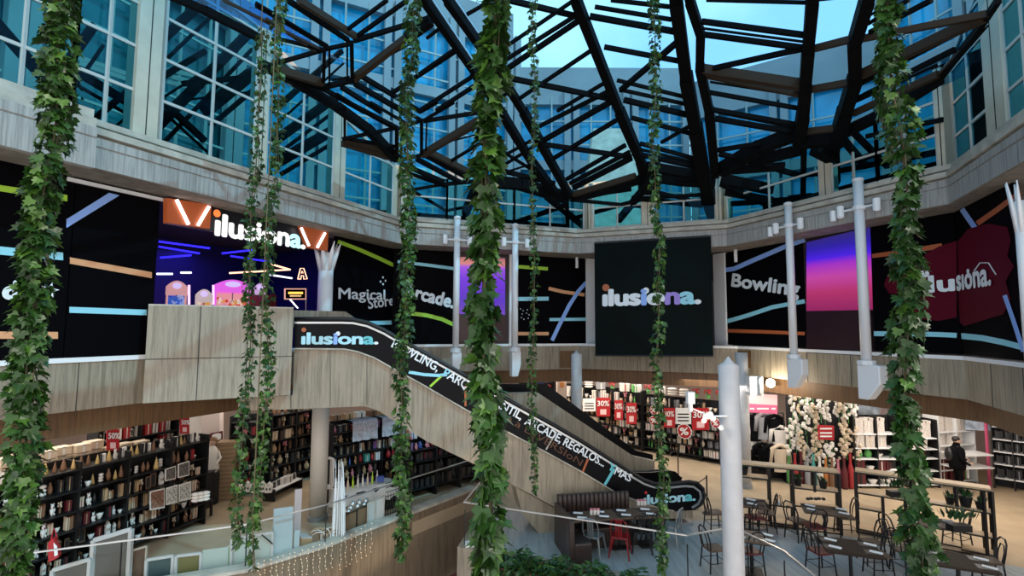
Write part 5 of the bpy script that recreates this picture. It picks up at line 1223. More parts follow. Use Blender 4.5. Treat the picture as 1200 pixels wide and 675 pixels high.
board(g1, 172, 203, 656, 651, .40, 'wall_mirror', 'dark framed panel with pale notes near the bottom edge', 'picture frame', mat('dark_green_sheet', (.03, .06, .06), .4), wht, .05)
board(g1, 207, 236, 651.5, 648, .40, 'wall_mirror', 'olive framed panel in the row behind the guard', 'picture frame', mat('olive_sheet', (.12, .11, .035), .5), wht, .05)
board(g1, 237.5, 267, 645, 641, .40, 'plain_sheet', 'plain pale green sheet in the row behind the guard', 'board', pgreen)
board(g1, 267.5, 271, 640, 639, .42, 'plain_sheet', 'thin dark green edge-on board beside the pale green sheet', 'board', PAL['green'], wht, .02)
t, a, b, c_, d_ = board(g1, 272, 320, 631, 624, .42, 'corner_frame', 'large pale sheet with dark corner braces in the row', 'board', pgreen, wht, .05)
mb = MB(); e = g1.n * .03
for p0_, p1_ in ((a, (a + b) / 2 * .55 + a * .45 - (a + b) / 2 * 0), ): pass
for (P_, Q_) in ((a.lerp(b, .25), a.lerp(c_, .3)), (a.lerp(b, .72), b.lerp(d_, .3)), (c_.lerp(d_, .25), c_.lerp(a, .3)), (c_.lerp(d_, .75), d_.lerp(b, .3))): mb.bar(P_ + e, Q_ + e, .03, .02)
mb.build('corner_brace', M['dark'], t)
board(g2_, 321.5, 344, 597, 594, .28, 'tall_sheet', 'tall pale blue sheet rising above the guard', 'board', pblue, None, th=.06)
board(g2_, 345, 351.5, 622, 621, .30, 'plain_sheet', 'small pale sheet right of the tall blue one', 'board', pblue)
t, a, b, c_, d_ = board(g2_, 353, 366, 631, 631, .45, 'cardboard_box', 'brown cardboard box with white lid behind the guard', 'box', PAL['tan'], None, th=.35)
MB().prism([a, b, b - g2_.n * .35, a - g2_.n * .35], (0, 0, .03)).build('lid', wht, t)
t = thing('wire_coils', 'loose coils of brown and white wire on the floor behind the guard', 'wire', tuple(g2_.at(376, 652, -.5)))
mb = MB(); q = g2_.at(376, 645, -.5)
for k in range(9):
    R_ = .12 + .03 * (k % 4); cx = q.x - .2 + .06 * k; mb.tube([(cx + R_ * math.cos(a_ / 10 * 6.28), q.y + .1 * math.sin(a_ / 10 * 6.28 + k), .2 + R_ * math.sin(a_ / 10 * 6.28) + .05 * (k % 3)) for a_ in range(11)], .012, 5, k % 2)
mb.build('coil', [PAL['tan'], PAL['white']], t)
t = thing('branch_bundle', 'tall bundle of white bare branches standing behind the guard', 'branches', tuple(g2_.at(395, 650, -.3)))
q = g2_.at(396, 640, -.3); mb = MB(); r6 = random.Random(4)
for k in range(30):
    a = r6.uniform(-.16, .16); b = r6.uniform(-.12, .12); h_ = r6.uniform(1.3, 2.05); tx = a * .5 - .02
    mb.tube([(q.x + a, q.y + b, .02), (q.x + a * .8, q.y + b, h_ * .5), (q.x + tx, q.y + b * .6, h_)], [.014, .012, .005], 4)
mb.build('branch', M['white'], t)
t = thing('blue_roll', 'dark blue patterned roll with gold ovals standing by the cream column', 'fabric roll', (G(361, 604, 0).x, G(361, 604, 0).y, 0)); MB().box((0, 0, .75), (.36, .2, 1.5), .3).build('roll', mat('navy', (.01, .015, .12), .5), t)
for z in (.4, 1.05): MB().lathe([(.01, z - .2), (.09, z - .1), (.11, z), (.09, z + .1), (.01, z + .2)], (0, -.03, 0), 10).build('oval', PAL['gold'], t)
MB().box((0, 0, 1.6), (.34, .2, .18), .3).build('top_band', PAL['white'], t)
t = thing('white_rack', 'white open frames stacked beside the cream column', 'frames', (G(380, 606, 0).x, G(380, 606, 0).y, 0), .2)
mb = MB()
for k in range(3):
    y = k * .08
    for z0_, z1_ in ((.02, .75), (.8, 1.55)): mb.bar((-.22, y, z0_), (-.22, y, z1_), .03).bar((.2 - .05 * k, y, z0_), (.2 - .05 * k, y, z1_), .03).bar((-.22, y, z1_), (.2 - .05 * k, y, z1_), .03).bar((-.22, y, z0_), (.2 - .05 * k, y, z0_), .03)
mb.build('frame', PAL['white'], t)
board(g2_, 346, 354, 574, 573, 1.1, 'plain_sheet', 'pinkish narrow board left of the blue roll', 'board', mat('pinkish_sheet', (.50, .40, .38), .6))
for k, (x0, x1, y) in enumerate(((405, 418, 603), (418.5, 431, 597))):
    t, a, b, c_, d_ = board(g3, x0, x1, y, y - 5, .35, 'cardboard_box', ('left brown carton topped with silver balls', 'right brown carton topped with silver balls')[k], 'box', mat('carton%d' % k, (.16, .10, .055), .7), M['dark'], .02, th=.4)
for k in range(9):
    q = g3.at(408 + k * 2.6, 600 - (k % 3) * 4 - k * .6, -.5); tag(MB().ball(tuple(q), .085, 10).build('silver_ball', M['rail'], smooth=True), 'silver ball heaped on the brown cartons behind the guard', 'ball', 'silver balls on the cartons')
board(g3, 431, 440, 590, 586, .30, 'white_curtain_panel', 'left white slatted panel behind the guard', 'panel', wht, M['ledge'], .03); board(g3, 440.5, 450, 586, 581, .30, 'white_curtain_panel', 'right white slatted panel behind the guard', 'panel', mat('offwhite_panel', (.6, .62, .62), .5), wht, .03)
t = thing('grid_panel', 'black wire grid panel at the right end of the row', 'grid panel', tuple(g3.at(458, 615, -.35)))
a = g3.at(452, 580, -.35); b = g3.at(467, 573, -.35); mb = MB()
for k in range(6): p = a.lerp(b, k / 5); mb.bar((p.x, p.y, .02), p, .015)
for k in range(10): z = .05 + k * .115; mb.bar((a.x, a.y, z), (b.x, b.y, z), .015)
mb.build('grid', M['dark'], t)
# poster tube with red bag at far left
t = thing('red_bag', 'red and white bag hanging at the far lower left by the big ivy', 'bag', tuple(gA.at(64, 654, -.6)))
MB().prism([gA.at(x, y, -.6) for x, y in ((59, 634), (65, 628), (71, 640), (72, 650), (60, 656))], gA.n * .12).build('body', M['signred'], t); MB().tube([gA.at(60, 632, -.6), gA.at(63, 618, -.6), gA.at(67, 630, -.6)], .012, 6).build('handle', M['signred'], t)
MB().prism([gA.at(x, y, -.45) for x, y in ((63, 636), (67, 640), (68, 650), (64, 652))], gA.n * .01).build('white_print', M['paper'], t)
# fairy lights on the curb face
t = thing('fairy_lights', 'curtain of small warm fairy lights hanging on the curb wall', 'string lights', tuple(g3.at(415, 640, .08)))
mb = MB(); wires = MB(); r7 = random.Random(8)
for (pl_, x0, x1, n_, yt, yd) in ((g2_, 300, 392, 13, lambda x: 658 - (x - 300) * .28, 34), (g3, 396, 438, 7, lambda x: 632 - (x - 396) * .55, 40)):
    for k in range(n_):
        x = x0 + (x1 - x0) * (k + .5) / n_; prev = None
        nb_ = 7
        for j in range(nb_):
            p = pl_.at(x + r7.uniform(-1.3, 1.3), yt(x) + yd * (j + .3) / nb_ + (r7.uniform(0, 2)), .06); mb.ball(p, .011, 5)
            if prev is not None: wires.bar(prev, p, .006)
            prev = p
mb.build('bulb', emit('fairy_bulb', (1, .72, .4), 1.6), t)['kind'] = 'stuff'; wires.build('wire', M['ledge'], t)

# ================================================================== right-hand shops
plB = Pl(g2(690, 519), g2(850, 546))
def sh(pa, pb, **k): return shelving(k.pop('label'), k.pop('short'), pa, pb, **k)
mixb = [('gift_box', 'white', 'tan'), ('picture_frame', 'white', 'cream'), ('packet', 'white', 'cream'), ('bowl', 'cream', 'cream'), ('packet', 'charcoal', 'grey'), ('gift_box', 'black', 'white'), ('vase', 'cream', 'cream'), ('picture_frame', 'charcoal', 'tan'), ('wicker_basket', 'tan', 'tan'), ('bowl', 'white', 'white'), ('bottle', 'green', 'green'), ('gift_box', 'white', 'red'), ('flower_pot', 'brown', 'pink'), ('lantern', 'black', 'tan')]
sh(g2(655, 512), g2(752, 529), label='black gondola of small goods behind the white signs, left part', short='left black goods gondola', h=2.5, d=.5, levels=[.2, .55, .9, 1.25, 1.6, 1.95], menu=[mixb], bays=3, wmin=.16, wmax=.28, lvlgap=.92)
sh(g2(754, 529), g2(860, 548), label='black gondola of small goods right of the thin ivy', short='right black goods gondola', h=2.35, d=.5, levels=[.2, .55, .9, 1.25, 1.6, 1.95], menu=[mixb], bays=3, wmin=.16, wmax=.28, lvlgap=.92)
for k in range(12):
    p = plB.at(690 + k * 14, 470, -.3); kk = rnd.choice([('cushion_stack', 'white', 'white'), ('gift_box', 'white', 'red'), ('packet', 'green', 'white'), ('flower_pot', 'green', 'red'), ('gift_box', 'grey', 'white')])
    goods(*kk, (p.x, p.y, 2.42), 0, (.42, .4, .34), '%s %s on the top of the black goods gondolas' % (kk[1], kk[0].replace('_', ' ')), 'goods on top of the black gondolas')
sign(plB, 683, 467, 698, 482, .15, 'white text card left of the first red 30% sign', card=True)
for x0, y0, x1, y1, lab in ((699, 466, 715, 488, 'first red 30% sign right of the white text card'), (720, 469, 730, 492, 'narrow red 30% sign before the pair ends'), (734, 472, 746, 497, 'red 30% sign just right of the narrow one'), (778, 478, 791, 501, 'red 30% sign right of the thin ivy'), (811, 478, 831, 504, 'red 30% sign beside the lit spotlight')):
    sign(plB, x0, y0, x1, y1, .15, lab)
sign(plB, 791.5, 478, 810, 497, .12, 'pale card with pictures above the big round percent sign', card=True)
for x0, y0, x1, y1, lab in ((761, 475, 771.5, 486, 'upper small round percent sign left of the thin ivy'), (761, 487, 771.5, 499, 'lower small round percent sign left of the thin ivy'), (793, 496, 811, 515, 'large round percent sign under the picture card'), (833, 490, 844, 502, 'round percent sign beside the foreground column')):
    sign(plB, x0, y0, x1, y1, .2, lab, round_=True)
# pale pillar between shops and a blue-white banner behind the rear escalator
pq = Pl((1.0, 21.2), (4.5, 21.4))
struct(MB().prism([pq.at(x, y) for x, y in ((653, 444), (664, 444), (664, 500), (653, 500))], -pq.n * .3).build('wall_shop_pillar', mat('pillar_cream', (.66, .52, .42), .7)), 'cream shop pillar with a small orange plate')
tag(MB().prism([pq.at(x, y, .02) for x, y in ((656.5, 448), (661, 448), (661, 454), (656.5, 454))], -pq.n * .02).build('plate', PAL['orange']), 'small orange plate on the cream shop pillar', 'plate')
tag(MB().prism([pq.at(x, y, .3) for x, y in ((629, 450), (638, 450), (638, 470), (629, 470))], -pq.n * .03).build('banner', M['paper']), 'white roll-up banner behind the rear escalator', 'banner')
tag(MB().prism([pq.at(x, y, .36) for x, y in ((628, 446), (637, 444), (639, 452), (630, 454))], -pq.n * .03).build('cap_sign', PAL['blue']), 'blue shield-shaped plate on top of the white banner', 'sign')
sh(g2(608, 505), g2(650, 508), label='dark shelf of small red and white goods beyond the rear escalator', short='far shelf beyond the rear escalator', h=2.6, d=.4, levels=[.4, .9, 1.3, 1.7, 2.1, 2.45], menu=[[('gift_box', 'red', 'white'), ('packet', 'pink', 'black'), ('bowl', 'white', 'white')]], bays=1, wmin=.25, wmax=.4)
# garments and hanging flower garlands
plC = Pl(g2(872, 558), g2(1004, 570))
t = thing('shop_sign', 'pink and magenta hanging sign over the clothes rail', 'sign', tuple(plC.at(894, 482, .4)))
for (y0, y1, m_) in ((462, 474, M['lpink']), (474, 484, M['pink'])): MB().prism([plC.at(x, y, .4) for x, y in ((877, y0 - 1), (911, y0 + 1), (911, y1 + 1), (877, y1 - 1))], -plC.n * .02).build('board', m_, t)
for f in (478,): 
    for x0, x1 in ((879, 884), (887, 901), (904, 909)): MB().prism([plC.at(x, y, .42) for x, y in ((x0, f), (x1, f), (x1, f + 2), (x0, f + 2))], -plC.n * .004).build('text_line', M['paper'], t)
t = thing('shop_sign', 'dark red sign with white lines among the flower garlands', 'sign', tuple(plC.at(968, 515, .4)))
MB().prism([plC.at(x, y, .4) for x, y in ((958.5, 498), (977.5, 499), (977.5, 516), (958.5, 515))], -plC.n * .02).build('board', M['signred'], t)
for y in (501.5, 506.5, 510.5): MB().prism([plC.at(x, y_, .42) for x, y_ in ((961, y), (975, y), (975, y + 1.8), (961, y + 1.8))], -plC.n * .004).build('text_line', M['paper'], t)
def garment(c, m_, label, kind='jacket', s=1.0):
    t = thing('hanging_' + kind, label, 'clothing', tuple(c), 0)
    mb = MB(); prof = [(.30, .0), (.27, -.25), (.26, -.5), (.29, -.85)]
    vs = []; N_ = 12
    for r_, z in prof:
        for j in range(N_): a = 2 * math.pi * j / N_; vs.append(c + V((math.cos(a) * r_ * s * (1 + .05 * math.sin(3 * a)), math.sin(a) * .13 * s, z * s - .1)))
    fs = [(i * N_ + j, i * N_ + (j + 1) % N_, (i + 1) * N_ + (j + 1) % N_, (i + 1) * N_ + j) for i in range(3) for j in range(N_)]
    mb.add(vs, fs)
    for sx in (-1, 1): mb.tube([c + V((sx * .1, 0, 0)) * s, c + V((sx * .3, 0, -.12)) * s, c + V((sx * .38, 0, -.65)) * s], [.07 * s, .085 * s, .06 * s], 8)
    mb.tube([c + V((-.28, 0, -.1)) * s, c + V((0, 0, .02)) * s, c + V((.28, 0, -.1)) * s], .08 * s, 6)
    mb.build('body', m_, t, smooth=True)
    MB().tube([c + V((-.2, 0, 0)) * s, c + V((0, 0, .08)) * s, c + V((.2, 0, 0)) * s], .012, 5).tube([c + V((0, 0, .08)) * s, c + V((0, 0, .2)) * s], .01, 5).build('hanger', M['rail'], t)
    return t
gm = [(884, 487, 'cloth', 'black jacket hanging just left under the pink sign'), (896, 485, 'white', 'pale grey shirt hanging under the pink sign'), (907, 487, 'cloth', 'black jacket hanging right of the pale shirt'), (913, 500, 'white', 'white blouse hanging right of the jackets'), (879, 496, 'white', 'white blouse peeking beside the rear column'), (914, 522, 'cream_', 'beige skirted top hanging below the white blouse'), (893, 520, 'cloth', 'black trousers hanging under the pale shirt'), (904, 522, 'cloth', 'black dress hanging low beside the trousers')]
for x, y, mm_, lab in gm:
    garment(plC.at(x, y, .15 if y < 510 else .35), {'cloth': M['cloth'], 'white': PAL['grey'] if 'grey' in lab else PAL['white'], 'cream_': PAL['cream']}[mm_], lab, s=.9)
a = plC.at(876, 484, .15); b = plC.at(918, 484, .15)
t = thing('clothes_rail', 'dark clothes rail carrying the jackets', 'clothes rail', ((a.x + b.x) / 2, (a.y + b.y) / 2, 0))
mb = MB().bar(a, b, .03); [mb.bar((q.x, q.y, 0), q, .03) for q in (a, b)]; mb.build('rail_frame', M['dark'], t)
sh(g2(876, 563), g2(922, 566), label='low dark table of folded dark clothes under the garments', short='folded clothes table', h=.9, d=.6, levels=[.4, .85], menu=[[('packet', 'charcoal', 'grey'), ('gift_box', 'black', 'charcoal'), ('bowl', 'grey', 'grey')]], bays=1, wmin=.14, wmax=.22)
flw = [(928, 462, 500), (936, 462, 488), (943, 470, 505), (948, 466, 492), (953, 474, 540), (925, 500, 535), (932, 492, 528), (939, 506, 540), (961, 462, 492), (966, 465, 494), (957, 508, 540), (975, 520, 545), (982, 466, 492), (986, 470, 540), (993, 462, 492), (999, 466, 488), (991, 496, 535), (969, 522, 548), (946, 520, 548), (1002, 500, 540)]
fp = None
for i, (x, y0, y1) in enumerate(flw):
    lab = 'hanging garland of %s flowers, %s of the sale sign, %s row' % (('white', 'cream', 'pale pink')[i % 3], 'left' if x < 958 else 'right', 'upper' if y0 < 495 else 'lower')
    c = plC.at(x, y0, .1 + .1 * (i % 3)); Lg = (plC.at(x, y0) - plC.at(x, y1)).length
    t = thing('flower_garland', lab, 'artificial flowers', tuple(c), group='flower garlands')
    mb = MB(); r8 = random.Random(i)
    for k in range(int(Lg / .055)):
        q = c + V((r8.uniform(-.12, .12), r8.uniform(-.1, .05), -k * .055)); mb.ball(q, r8.uniform(.05, .085), 6)
    mb.build('flowers', PAL[('white', 'cream', 'white')[i % 3]], t)
    MB().tube([c + V((0, 0, .25)), c - V((0, 0, Lg + .1))], .012, 4).build('string', PAL['green'], t)
a = plC.at(922, 462, .15); b = plC.at(1004, 468, .15)
t = thing('garland_rack', 'dark rack the flower garlands hang from', 'rack', ((a.x + b.x) / 2, (a.y + b.y) / 2, 0)); mb = MB().bar(a, b, .04); [mb.bar((q.x, q.y, 0), q, .04) for q in (a, a.lerp(b, .5), b)]
mb.bar((a.x, a.y, 1.2), (b.x, b.y, 1.2), .04).build('rack_frame', M['dark'], t)
MB().prism([V((a.x, a.y, 0)) - plC.n * .3, V((b.x, b.y, 0)) - plC.n * .3, V((b.x, b.y, 2.8)) - plC.n * .3, V((a.x, a.y, 2.8)) - plC.n * .3], -plC.n * .04).build('backdrop', M['bkplastic'], t)
for i in range(11):
    x = 925 + i * 7.2; q = plC.at(x, 556, .35 + .12 * (i % 2)); c1 = ('green', 'red', 'darkred', 'grey', 'teal', 'white', 'orange', 'brown', 'pink', 'darkred', 'red')[i]
    goods('bottle', c1, c1, (q.x, q.y, .02), 0, (.42, .42, rnd.uniform(.85, 1.1)), '%s tall floor vase in the row under the garlands' % (c1 if c1 != 'darkred' else 'dark red'), 'floor vases under the garlands')
# white basket shelves
pm('lace', (.66, .61, .56)); PAL['lace'] = mat('goods_lace', (.66, .60, .54), .7, var=.55, bscale=26)
mixw = [('gift_box', 'lace', 'white'), ('gift_box', 'lace', 'cream'), ('gift_box', 'lace', 'lace')]
mixr = [('gift_box', 'darkred', 'black'), ('packet', 'darkred', 'black'), ('vase', 'green', 'green'), ('bowl', 'white', 'white'), ('gift_box', 'darkred', 'white')]
wb = M['white']
sh(g2(1004, 573), g2(1058, 573), label='white shelves of patterned boxes right of the garlands', short='white shelves right of the garlands', h=2.3, d=.5, levels=[.12, .55, .95, 1.3, 1.75], menu=[mixr, mixr, [('vase', 'green', 'green'), ('bowl', 'white', 'white')], mixw, mixw], frame='dark', board=wb, bays=2, wmin=.30, wmax=.42, lvlgap=1.0)
sh(g2(1070, 573), g2(1102, 572), label='white shelves of woven boxes right of the big right ivy', short='white shelves right of the big right ivy', h=2.2, d=.5, levels=[.12, .55, .95, 1.25, 1.6], menu=[mixr, mixr, mixr, mixw, mixw], frame='dark', board=wb, bays=1, wmin=.30, wmax=.42, lvlgap=1.0)
sh(g2(1104, 570), g2(1146, 566), label='white shelves of stacked baskets behind the shopper', short='white shelves behind the shopper', h=2.4, d=.5, levels=[.12, .5, .9, 1.3, 1.75], menu=[mixr, mixr, mixw, mixw, mixw], frame='white', board=wb, bays=2, wmin=.30, wmax=.42, lvlgap=1.0)
sh(g2(1166, 572), g2(1215, 580), label='white-edged shelves of dark goods at the far right', short='far right shelves', h=2.3, d=.5, levels=[.35, .8, 1.2, 1.6, 2.0], menu=[[('packet', 'charcoal', 'black'), ('gift_box', 'black', 'grey')]], frame='dark', board=wb, bays=2, wmin=.15, wmax=.24)
tag(MB().box((G(1160, 570, 0).x, G(1160, 570, 0).y, 1.25), (.06, .06, 2.5)).build('pink_post', M['pink']), 'slim pink post left of the far right shelves', 'post')
for z in (.75, 1.15):
    q = G(1140, 585, z); tag(MB().box((G(1135, 574, 0).x, G(1135, 574, 0).y, z), (1.3, .6, .04), .1).box((G(1135, 574, 0).x, G(1135, 574, 0).y, z - .2), (.05, .05, .36)).build('display_board', wb), '%s white display ledge right of the shopper' % ('lower' if z < 1 else 'upper'), 'display ledge')
tag(MB().tube([G(1048, 562, .9) + V((.14 * math.cos(k / 10 * 6.283), 0, .12 + .14 * math.sin(k / 10 * 6.283))) for k in range(11)], .05, 8).build('white_wreath', PAL['white'], smooth=True), 'white ring wreath above the planter shelf', 'wreath')
for k, (x0, x1, y0) in enumerate(((985, 1030, 468), (1030, 1075, 470), (1130, 1160, 480))):
    a = plC.at(x0, y0, -1.6); b = plC.at(x1, y0, -1.6)
    tag(MB().prism([V((a.x, a.y, 1.8)), V((b.x, b.y, 1.8)), V((b.x, b.y, 3.0)), V((a.x, a.y, 3.0))], -plC.n * .05).build('wall_poster', mat('poster%d' % k, ((.30, .36, .42), (.25, .18, .18), (.42, .50, .60))[k], .6, var=.6, bscale=4)), ('grey-blue wall display behind the white shelves', 'brownish wall display behind the right ivy', 'pale blue wall display at the far right')[k], 'wall display')
# ================================================================== restaurant terrace
def chair_proto(metal, seatm, name='metal_chair'):
    t = local(name, 'x', 'chair')
    MB().box((0, 0, .45), (.36, .36, .025)).build('seat', seatm, t, bevel=.01)
    mb = MB(); mb.tube([(.17, -.17, .43), (-.17, -.17, .43), (-.17, .17, .43), (.17, .17, .43), (.17, -.17, .43)], .012, 6); mb.build('seat_frame', metal, t)
    for sx in (-1, 1):
        for sy in (-1, 1): 
            MB().tube([(sx * .16, sy * .16, .44), (sx * .19, sy * .19, .25), (sx * .225, sy * .225, 0)], [.028, .022, .016], 6).build('leg', metal, t)
    mb = MB().tube([(-.17, .17, .44), (-.19, .20, .62), (-.17, .235, .80), (-.10, .25, .87), (.10, .25, .87), (.17, .235, .80), (.19, .20, .62), (.17, .17, .44)], .013, 6); mb.build('back_hoop', metal, t)
    mb = MB()
    for x in (-.055, 0, .055): mb.bar((x, .18, .45), (x, .245, .865), .035, .008)
    mb.build('back_slats', metal, t)
    return t
def bistro_proto(metal, seatm):
    t = local('bistro_chair', 'x', 'chair')
    MB().box((0, 0, .45), (.38, .38, .04)).build('seat', seatm, t, bevel=.012)
    for sx in (-1, 1):
        for sy in (-1, 1): MB().tube([(sx * .17, sy * .17, .44), (sx * .2, sy * .21, 0)], .017, 6).build('leg', metal, t)
    mb = MB().tube([(-.17, .17, .44), (-.205, .2, .66), (-.17, .24, .84), (-.08, .26, .92), (.08, .26, .92), (.17, .24, .84), (.205, .2, .66), (.17, .17, .44)], .017, 6)
    mb.tube([(-.09, .18, .45), (-.11, .22, .66), (-.06, .245, .80), (.06, .245, .80), (.11, .22, .66), (.09, .18, .45)], .013, 6); mb.build('back_hoops', metal, t)
    MB().tube([(-.19, -.19, .2), (.19, -.19, .2)], .008, 5).tube([(-.19, .19, .2), (.19, .19, .2)], .008, 5).tube([(-.19, -.19, .2), (-.19, .19, .2)], .008, 5).tube([(.19, -.19, .2), (.19, .19, .2)], .008, 5).build('stretcher', metal, t)
    return t
redm = mat('red_enamel', (.22, .008, .010), .35, metal=.2); gch = mat('galvanised', (.30, .33, .34), .35, metal=.7)
used = {}
def chair(key, px, py, rz, label):
    if key not in used:
        used[key] = {'grey': lambda: chair_proto(gch, gch), 'red': lambda: chair_proto(redm, redm), 'black': lambda: chair_proto(M['dark'], M['dark']),
                     'bred': lambda: bistro_proto(M['dark'], M['dred']), 'bblack': lambda: bistro_proto(M['dark'], M['woodd'])}[key](); o = used[key]
    else: o = copy_tree(used[key])
    p = G(px, py, 0); put(o, (p.x, p.y, .012), math.radians(rz)); o['label'] = label; o['group'] = 'restaurant chairs'; return o
chair('grey', 696, 651, 150, 'galvanised grey metal chair facing the banquette near the hedge')
chair('red', 727, 652, 160, 'red metal chair beside the grey chair at the long table')
chair('black', 752, 646, 170, 'black metal chair right of the red chair at the long table')
chair('black', 766, 640, 200, 'black metal chair half behind the thin ivy at the long table')
chair('grey', 787, 638, 230, 'greenish grey metal chair right of the thin ivy')
chair('bblack', 837, 668, 100, 'black bistro chair left of the foreground column, nearest the view')
chair('bblack', 838, 622, 95, 'black bistro chair left of the foreground column by the escalator end')
chair('bred', 880, 672, 190, 'black bistro chair with red seat right of the foreground column')
chair('bred', 886, 628, 185, 'bistro chair with red seat at the middle left table')
chair('bblack', 899, 622, 250, 'black bistro chair right of the table by the lantern')
chair('bblack', 935, 632, 110, 'black bistro chair left of the two-top table below the divider')
chair('bred', 955, 640, 180, 'red-seated bistro chair with its back to the view, by the middle divider')
chair('bblack', 992, 628, 260, 'black bistro chair with bright hoops right of the middle divider table')
chair('bred', 962, 672, 100, 'red-seated bistro chair left of the large square table')
chair('bblack', 1022, 660, 265, 'black bistro chair right of the large square table')
chair('bblack', 1030, 676, 265, 'black bistro chair nearest the view right of the square table')
chair('bred', 1050, 650, 95, 'red-seated bistro chair left of the big right ivy')
chair('bblack', 1062, 672, 100, 'black bistro chair close under the big right ivy')
chair('bblack', 1160, 684, 250, 'black bistro chair at the bottom right corner')
chair('bred', 1122, 640, 200, 'red-seated bistro chair in front of the right divider')
def table(x0, y0, L, W, rz, label, items, top=M['woodd'], nitem=4, z=.75):
    c = G(x0, y0, z); t = thing('restaurant_table', label, 'table', (c.x, c.y, .012), 0, 'restaurant tables'); a = math.radians(rz)
    MB().box((0 + c.x, c.y, z), (L, W, .035), a).build('table_top', top, t)
    MB().box((c.x, c.y, z - .03), (L * .94, W * .94, .025), a).build('apron', M['dark'], t)
    n_ = 2 if L > 1.1 else 1
    for k in range(n_):
        ox = (k - (n_ - 1) / 2) * L * .6; px_, py_ = c.x + math.cos(a) * ox, c.y + math.sin(a) * ox
        MB().tube([(px_, py_, .05), (px_, py_, z - .03)], .035, 8).box((px_, py_, .03), (.42, .42, .03), a).build('pedestal', M['dark'], t)
    for k in range(nitem):
        u = (-.35 + .7 * (k // 2) / max(1, (nitem // 2 - 1))) * L if nitem > 2 else 0; v = (-.25 if k % 2 else .25) * W
        q = (c.x + math.cos(a) * u - math.sin(a) * v, c.y + math.sin(a) * u + math.cos(a) * v)
        tag(MB().box((q[0], q[1], z + .022), (.30, .22, .006), a).build('placemat', mat_pm), 'dark placemat on the %s' % items, 'placemat', 'placemats on the ' + items)
        tag(MB().box((q[0] + math.cos(a) * .05, q[1] + math.sin(a) * .05, z + .034), (.09, .22, .012), a + 1.2).build('napkin', M['paper']), 'folded white napkin with cutlery on the %s' % items, 'napkin', 'napkins on the ' + items)
    return c, a
mat_pm = mat('placemat_black', (.015, .013, .012), .5)
tg = math.degrees(math.atan2(EP.r.y, EP.r.x))
table(703, 604, 1.55, .6, tg + 0, 'long dark table in front of the tufted banquette', 'long banquette table', nitem=6)
table(757, 601, .75, .62, tg, 'dark table left of the thin ivy near the escalator end', 'table near the escalator end', nitem=2)
table(878, 589, .8, .7, -20, 'black table right of the foreground column, below the left shelf divider', 'left divider table', nitem=2)
table(880, 629, .8, .62, -20, 'dark table half behind the foreground column', 'table behind the foreground column', nitem=4)
table(966, 598, .95, .62, -22, 'black table with stacked plates below the middle divider', 'middle divider table', nitem=4)
table(996, 641, 1.0, .78, -20, 'large square brown table at the bottom centre right', 'large square table', top=mat('tabletop_brown', (.035, .022, .015), .7, spec=.1), nitem=4)
table(1088, 612, 1.05, .66, -24, 'red-brown table crossed by the big right ivy', 'table crossed by the big right ivy', nitem=4, top=M['woodd'])
table(1122, 657, 1.05, .78, -24, 'pale-edged brown table at the bottom right', 'bottom right table', top=mat('tabletop_brown2', (.045, .03, .02), .7, spec=.1), nitem=4)
# sauce holders / small decorations on tables
for (x, y, lab) in ((697, 603, 'small pink topped jar set on the long banquette table'), (752, 592, 'pink topped jar set on the table near the escalator end')):
    p = G(x, y, .77); t = thing('jar_set', lab, 'jars', tuple(p)); 
    for k in range(3): MB().lathe([(.035, 0), (.035, .1), (.03, .11)], (p.x + .08 * (k - 1), p.y, p.z), 8).build('jar', PAL['white'], t); MB().lathe([(.037, .11), (.037, .14), (.01, .145)], (p.x + .08 * (k - 1), p.y, p.z), 8).build('lid', PAL['pink'], t)
p = G(956, 586, .77)
for k in range(5): tag(MB().ball((p.x - .2 + .1 * k, p.y + .03 * (k % 2), .80), .055, 8, sq=(1, 1, .7)).build('dark_bowl', M['bkplastic'], smooth=True), 'dark bowl in the row on the middle divider table', 'bowl', 'dark bowls on the middle divider table')
# tufted banquette
b0 = G(654, 640, 0); 
q0 = SPl.at(654, 590, .45); q1 = SPl.at(737, 582, .45); 
A_ = V((q0.x, q0.y, 0)); B_ = V((q1.x, q1.y, 0)); u = (B_ - A_).normalized(); n = V((u.y, -u.x, 0)); L = (B_ - A_).length; an = math.atan2(u.y, u.x)
t = thing('banquette', 'dark brown tufted banquette against the escalator wedge', 'bench', tuple((A_ + B_) / 2))
mb = MB(); nt_ = 16
for k in range(nt_):
    c = A_.lerp(B_, (k + .5) / nt_); mb.tube([c + V((0, 0, .35)), c + V((0, 0, 1.05)), c + V((0, 0, 1.12))], [L / nt_ * .52, L / nt_ * .55, L / nt_ * .3], 8)
mb.build('tufted_back', M['leather'], t, smooth=True)
MB().prism([A_ - n * .02, B_ - n * .02, B_ - n * .12, A_ - n * .12], (0, 0, 1.1)).build('back_board', M['leather'], t)
MB().prism([A_, B_, B_ + n * .5, A_ + n * .5], (0, 0, .46)).build('seat', M['leather'], t, bevel=.03)
MB().prism([A_ - u * .1, A_ + u * .02, A_ + u * .02 + n * 1.3, A_ - u * .1 + n * 1.3], (0, 0, .95)).build('end_wall', M['leather'], t, bevel=.02)
MB().prism([A_ + u * .02 + n * .5, A_ + u * .42 + n * .5, A_ + u * .42 + n * 1.28, A_ + u * .02 + n * 1.28], (0, 0, .46)).build('seat', M['leather'], t, bevel=.03)
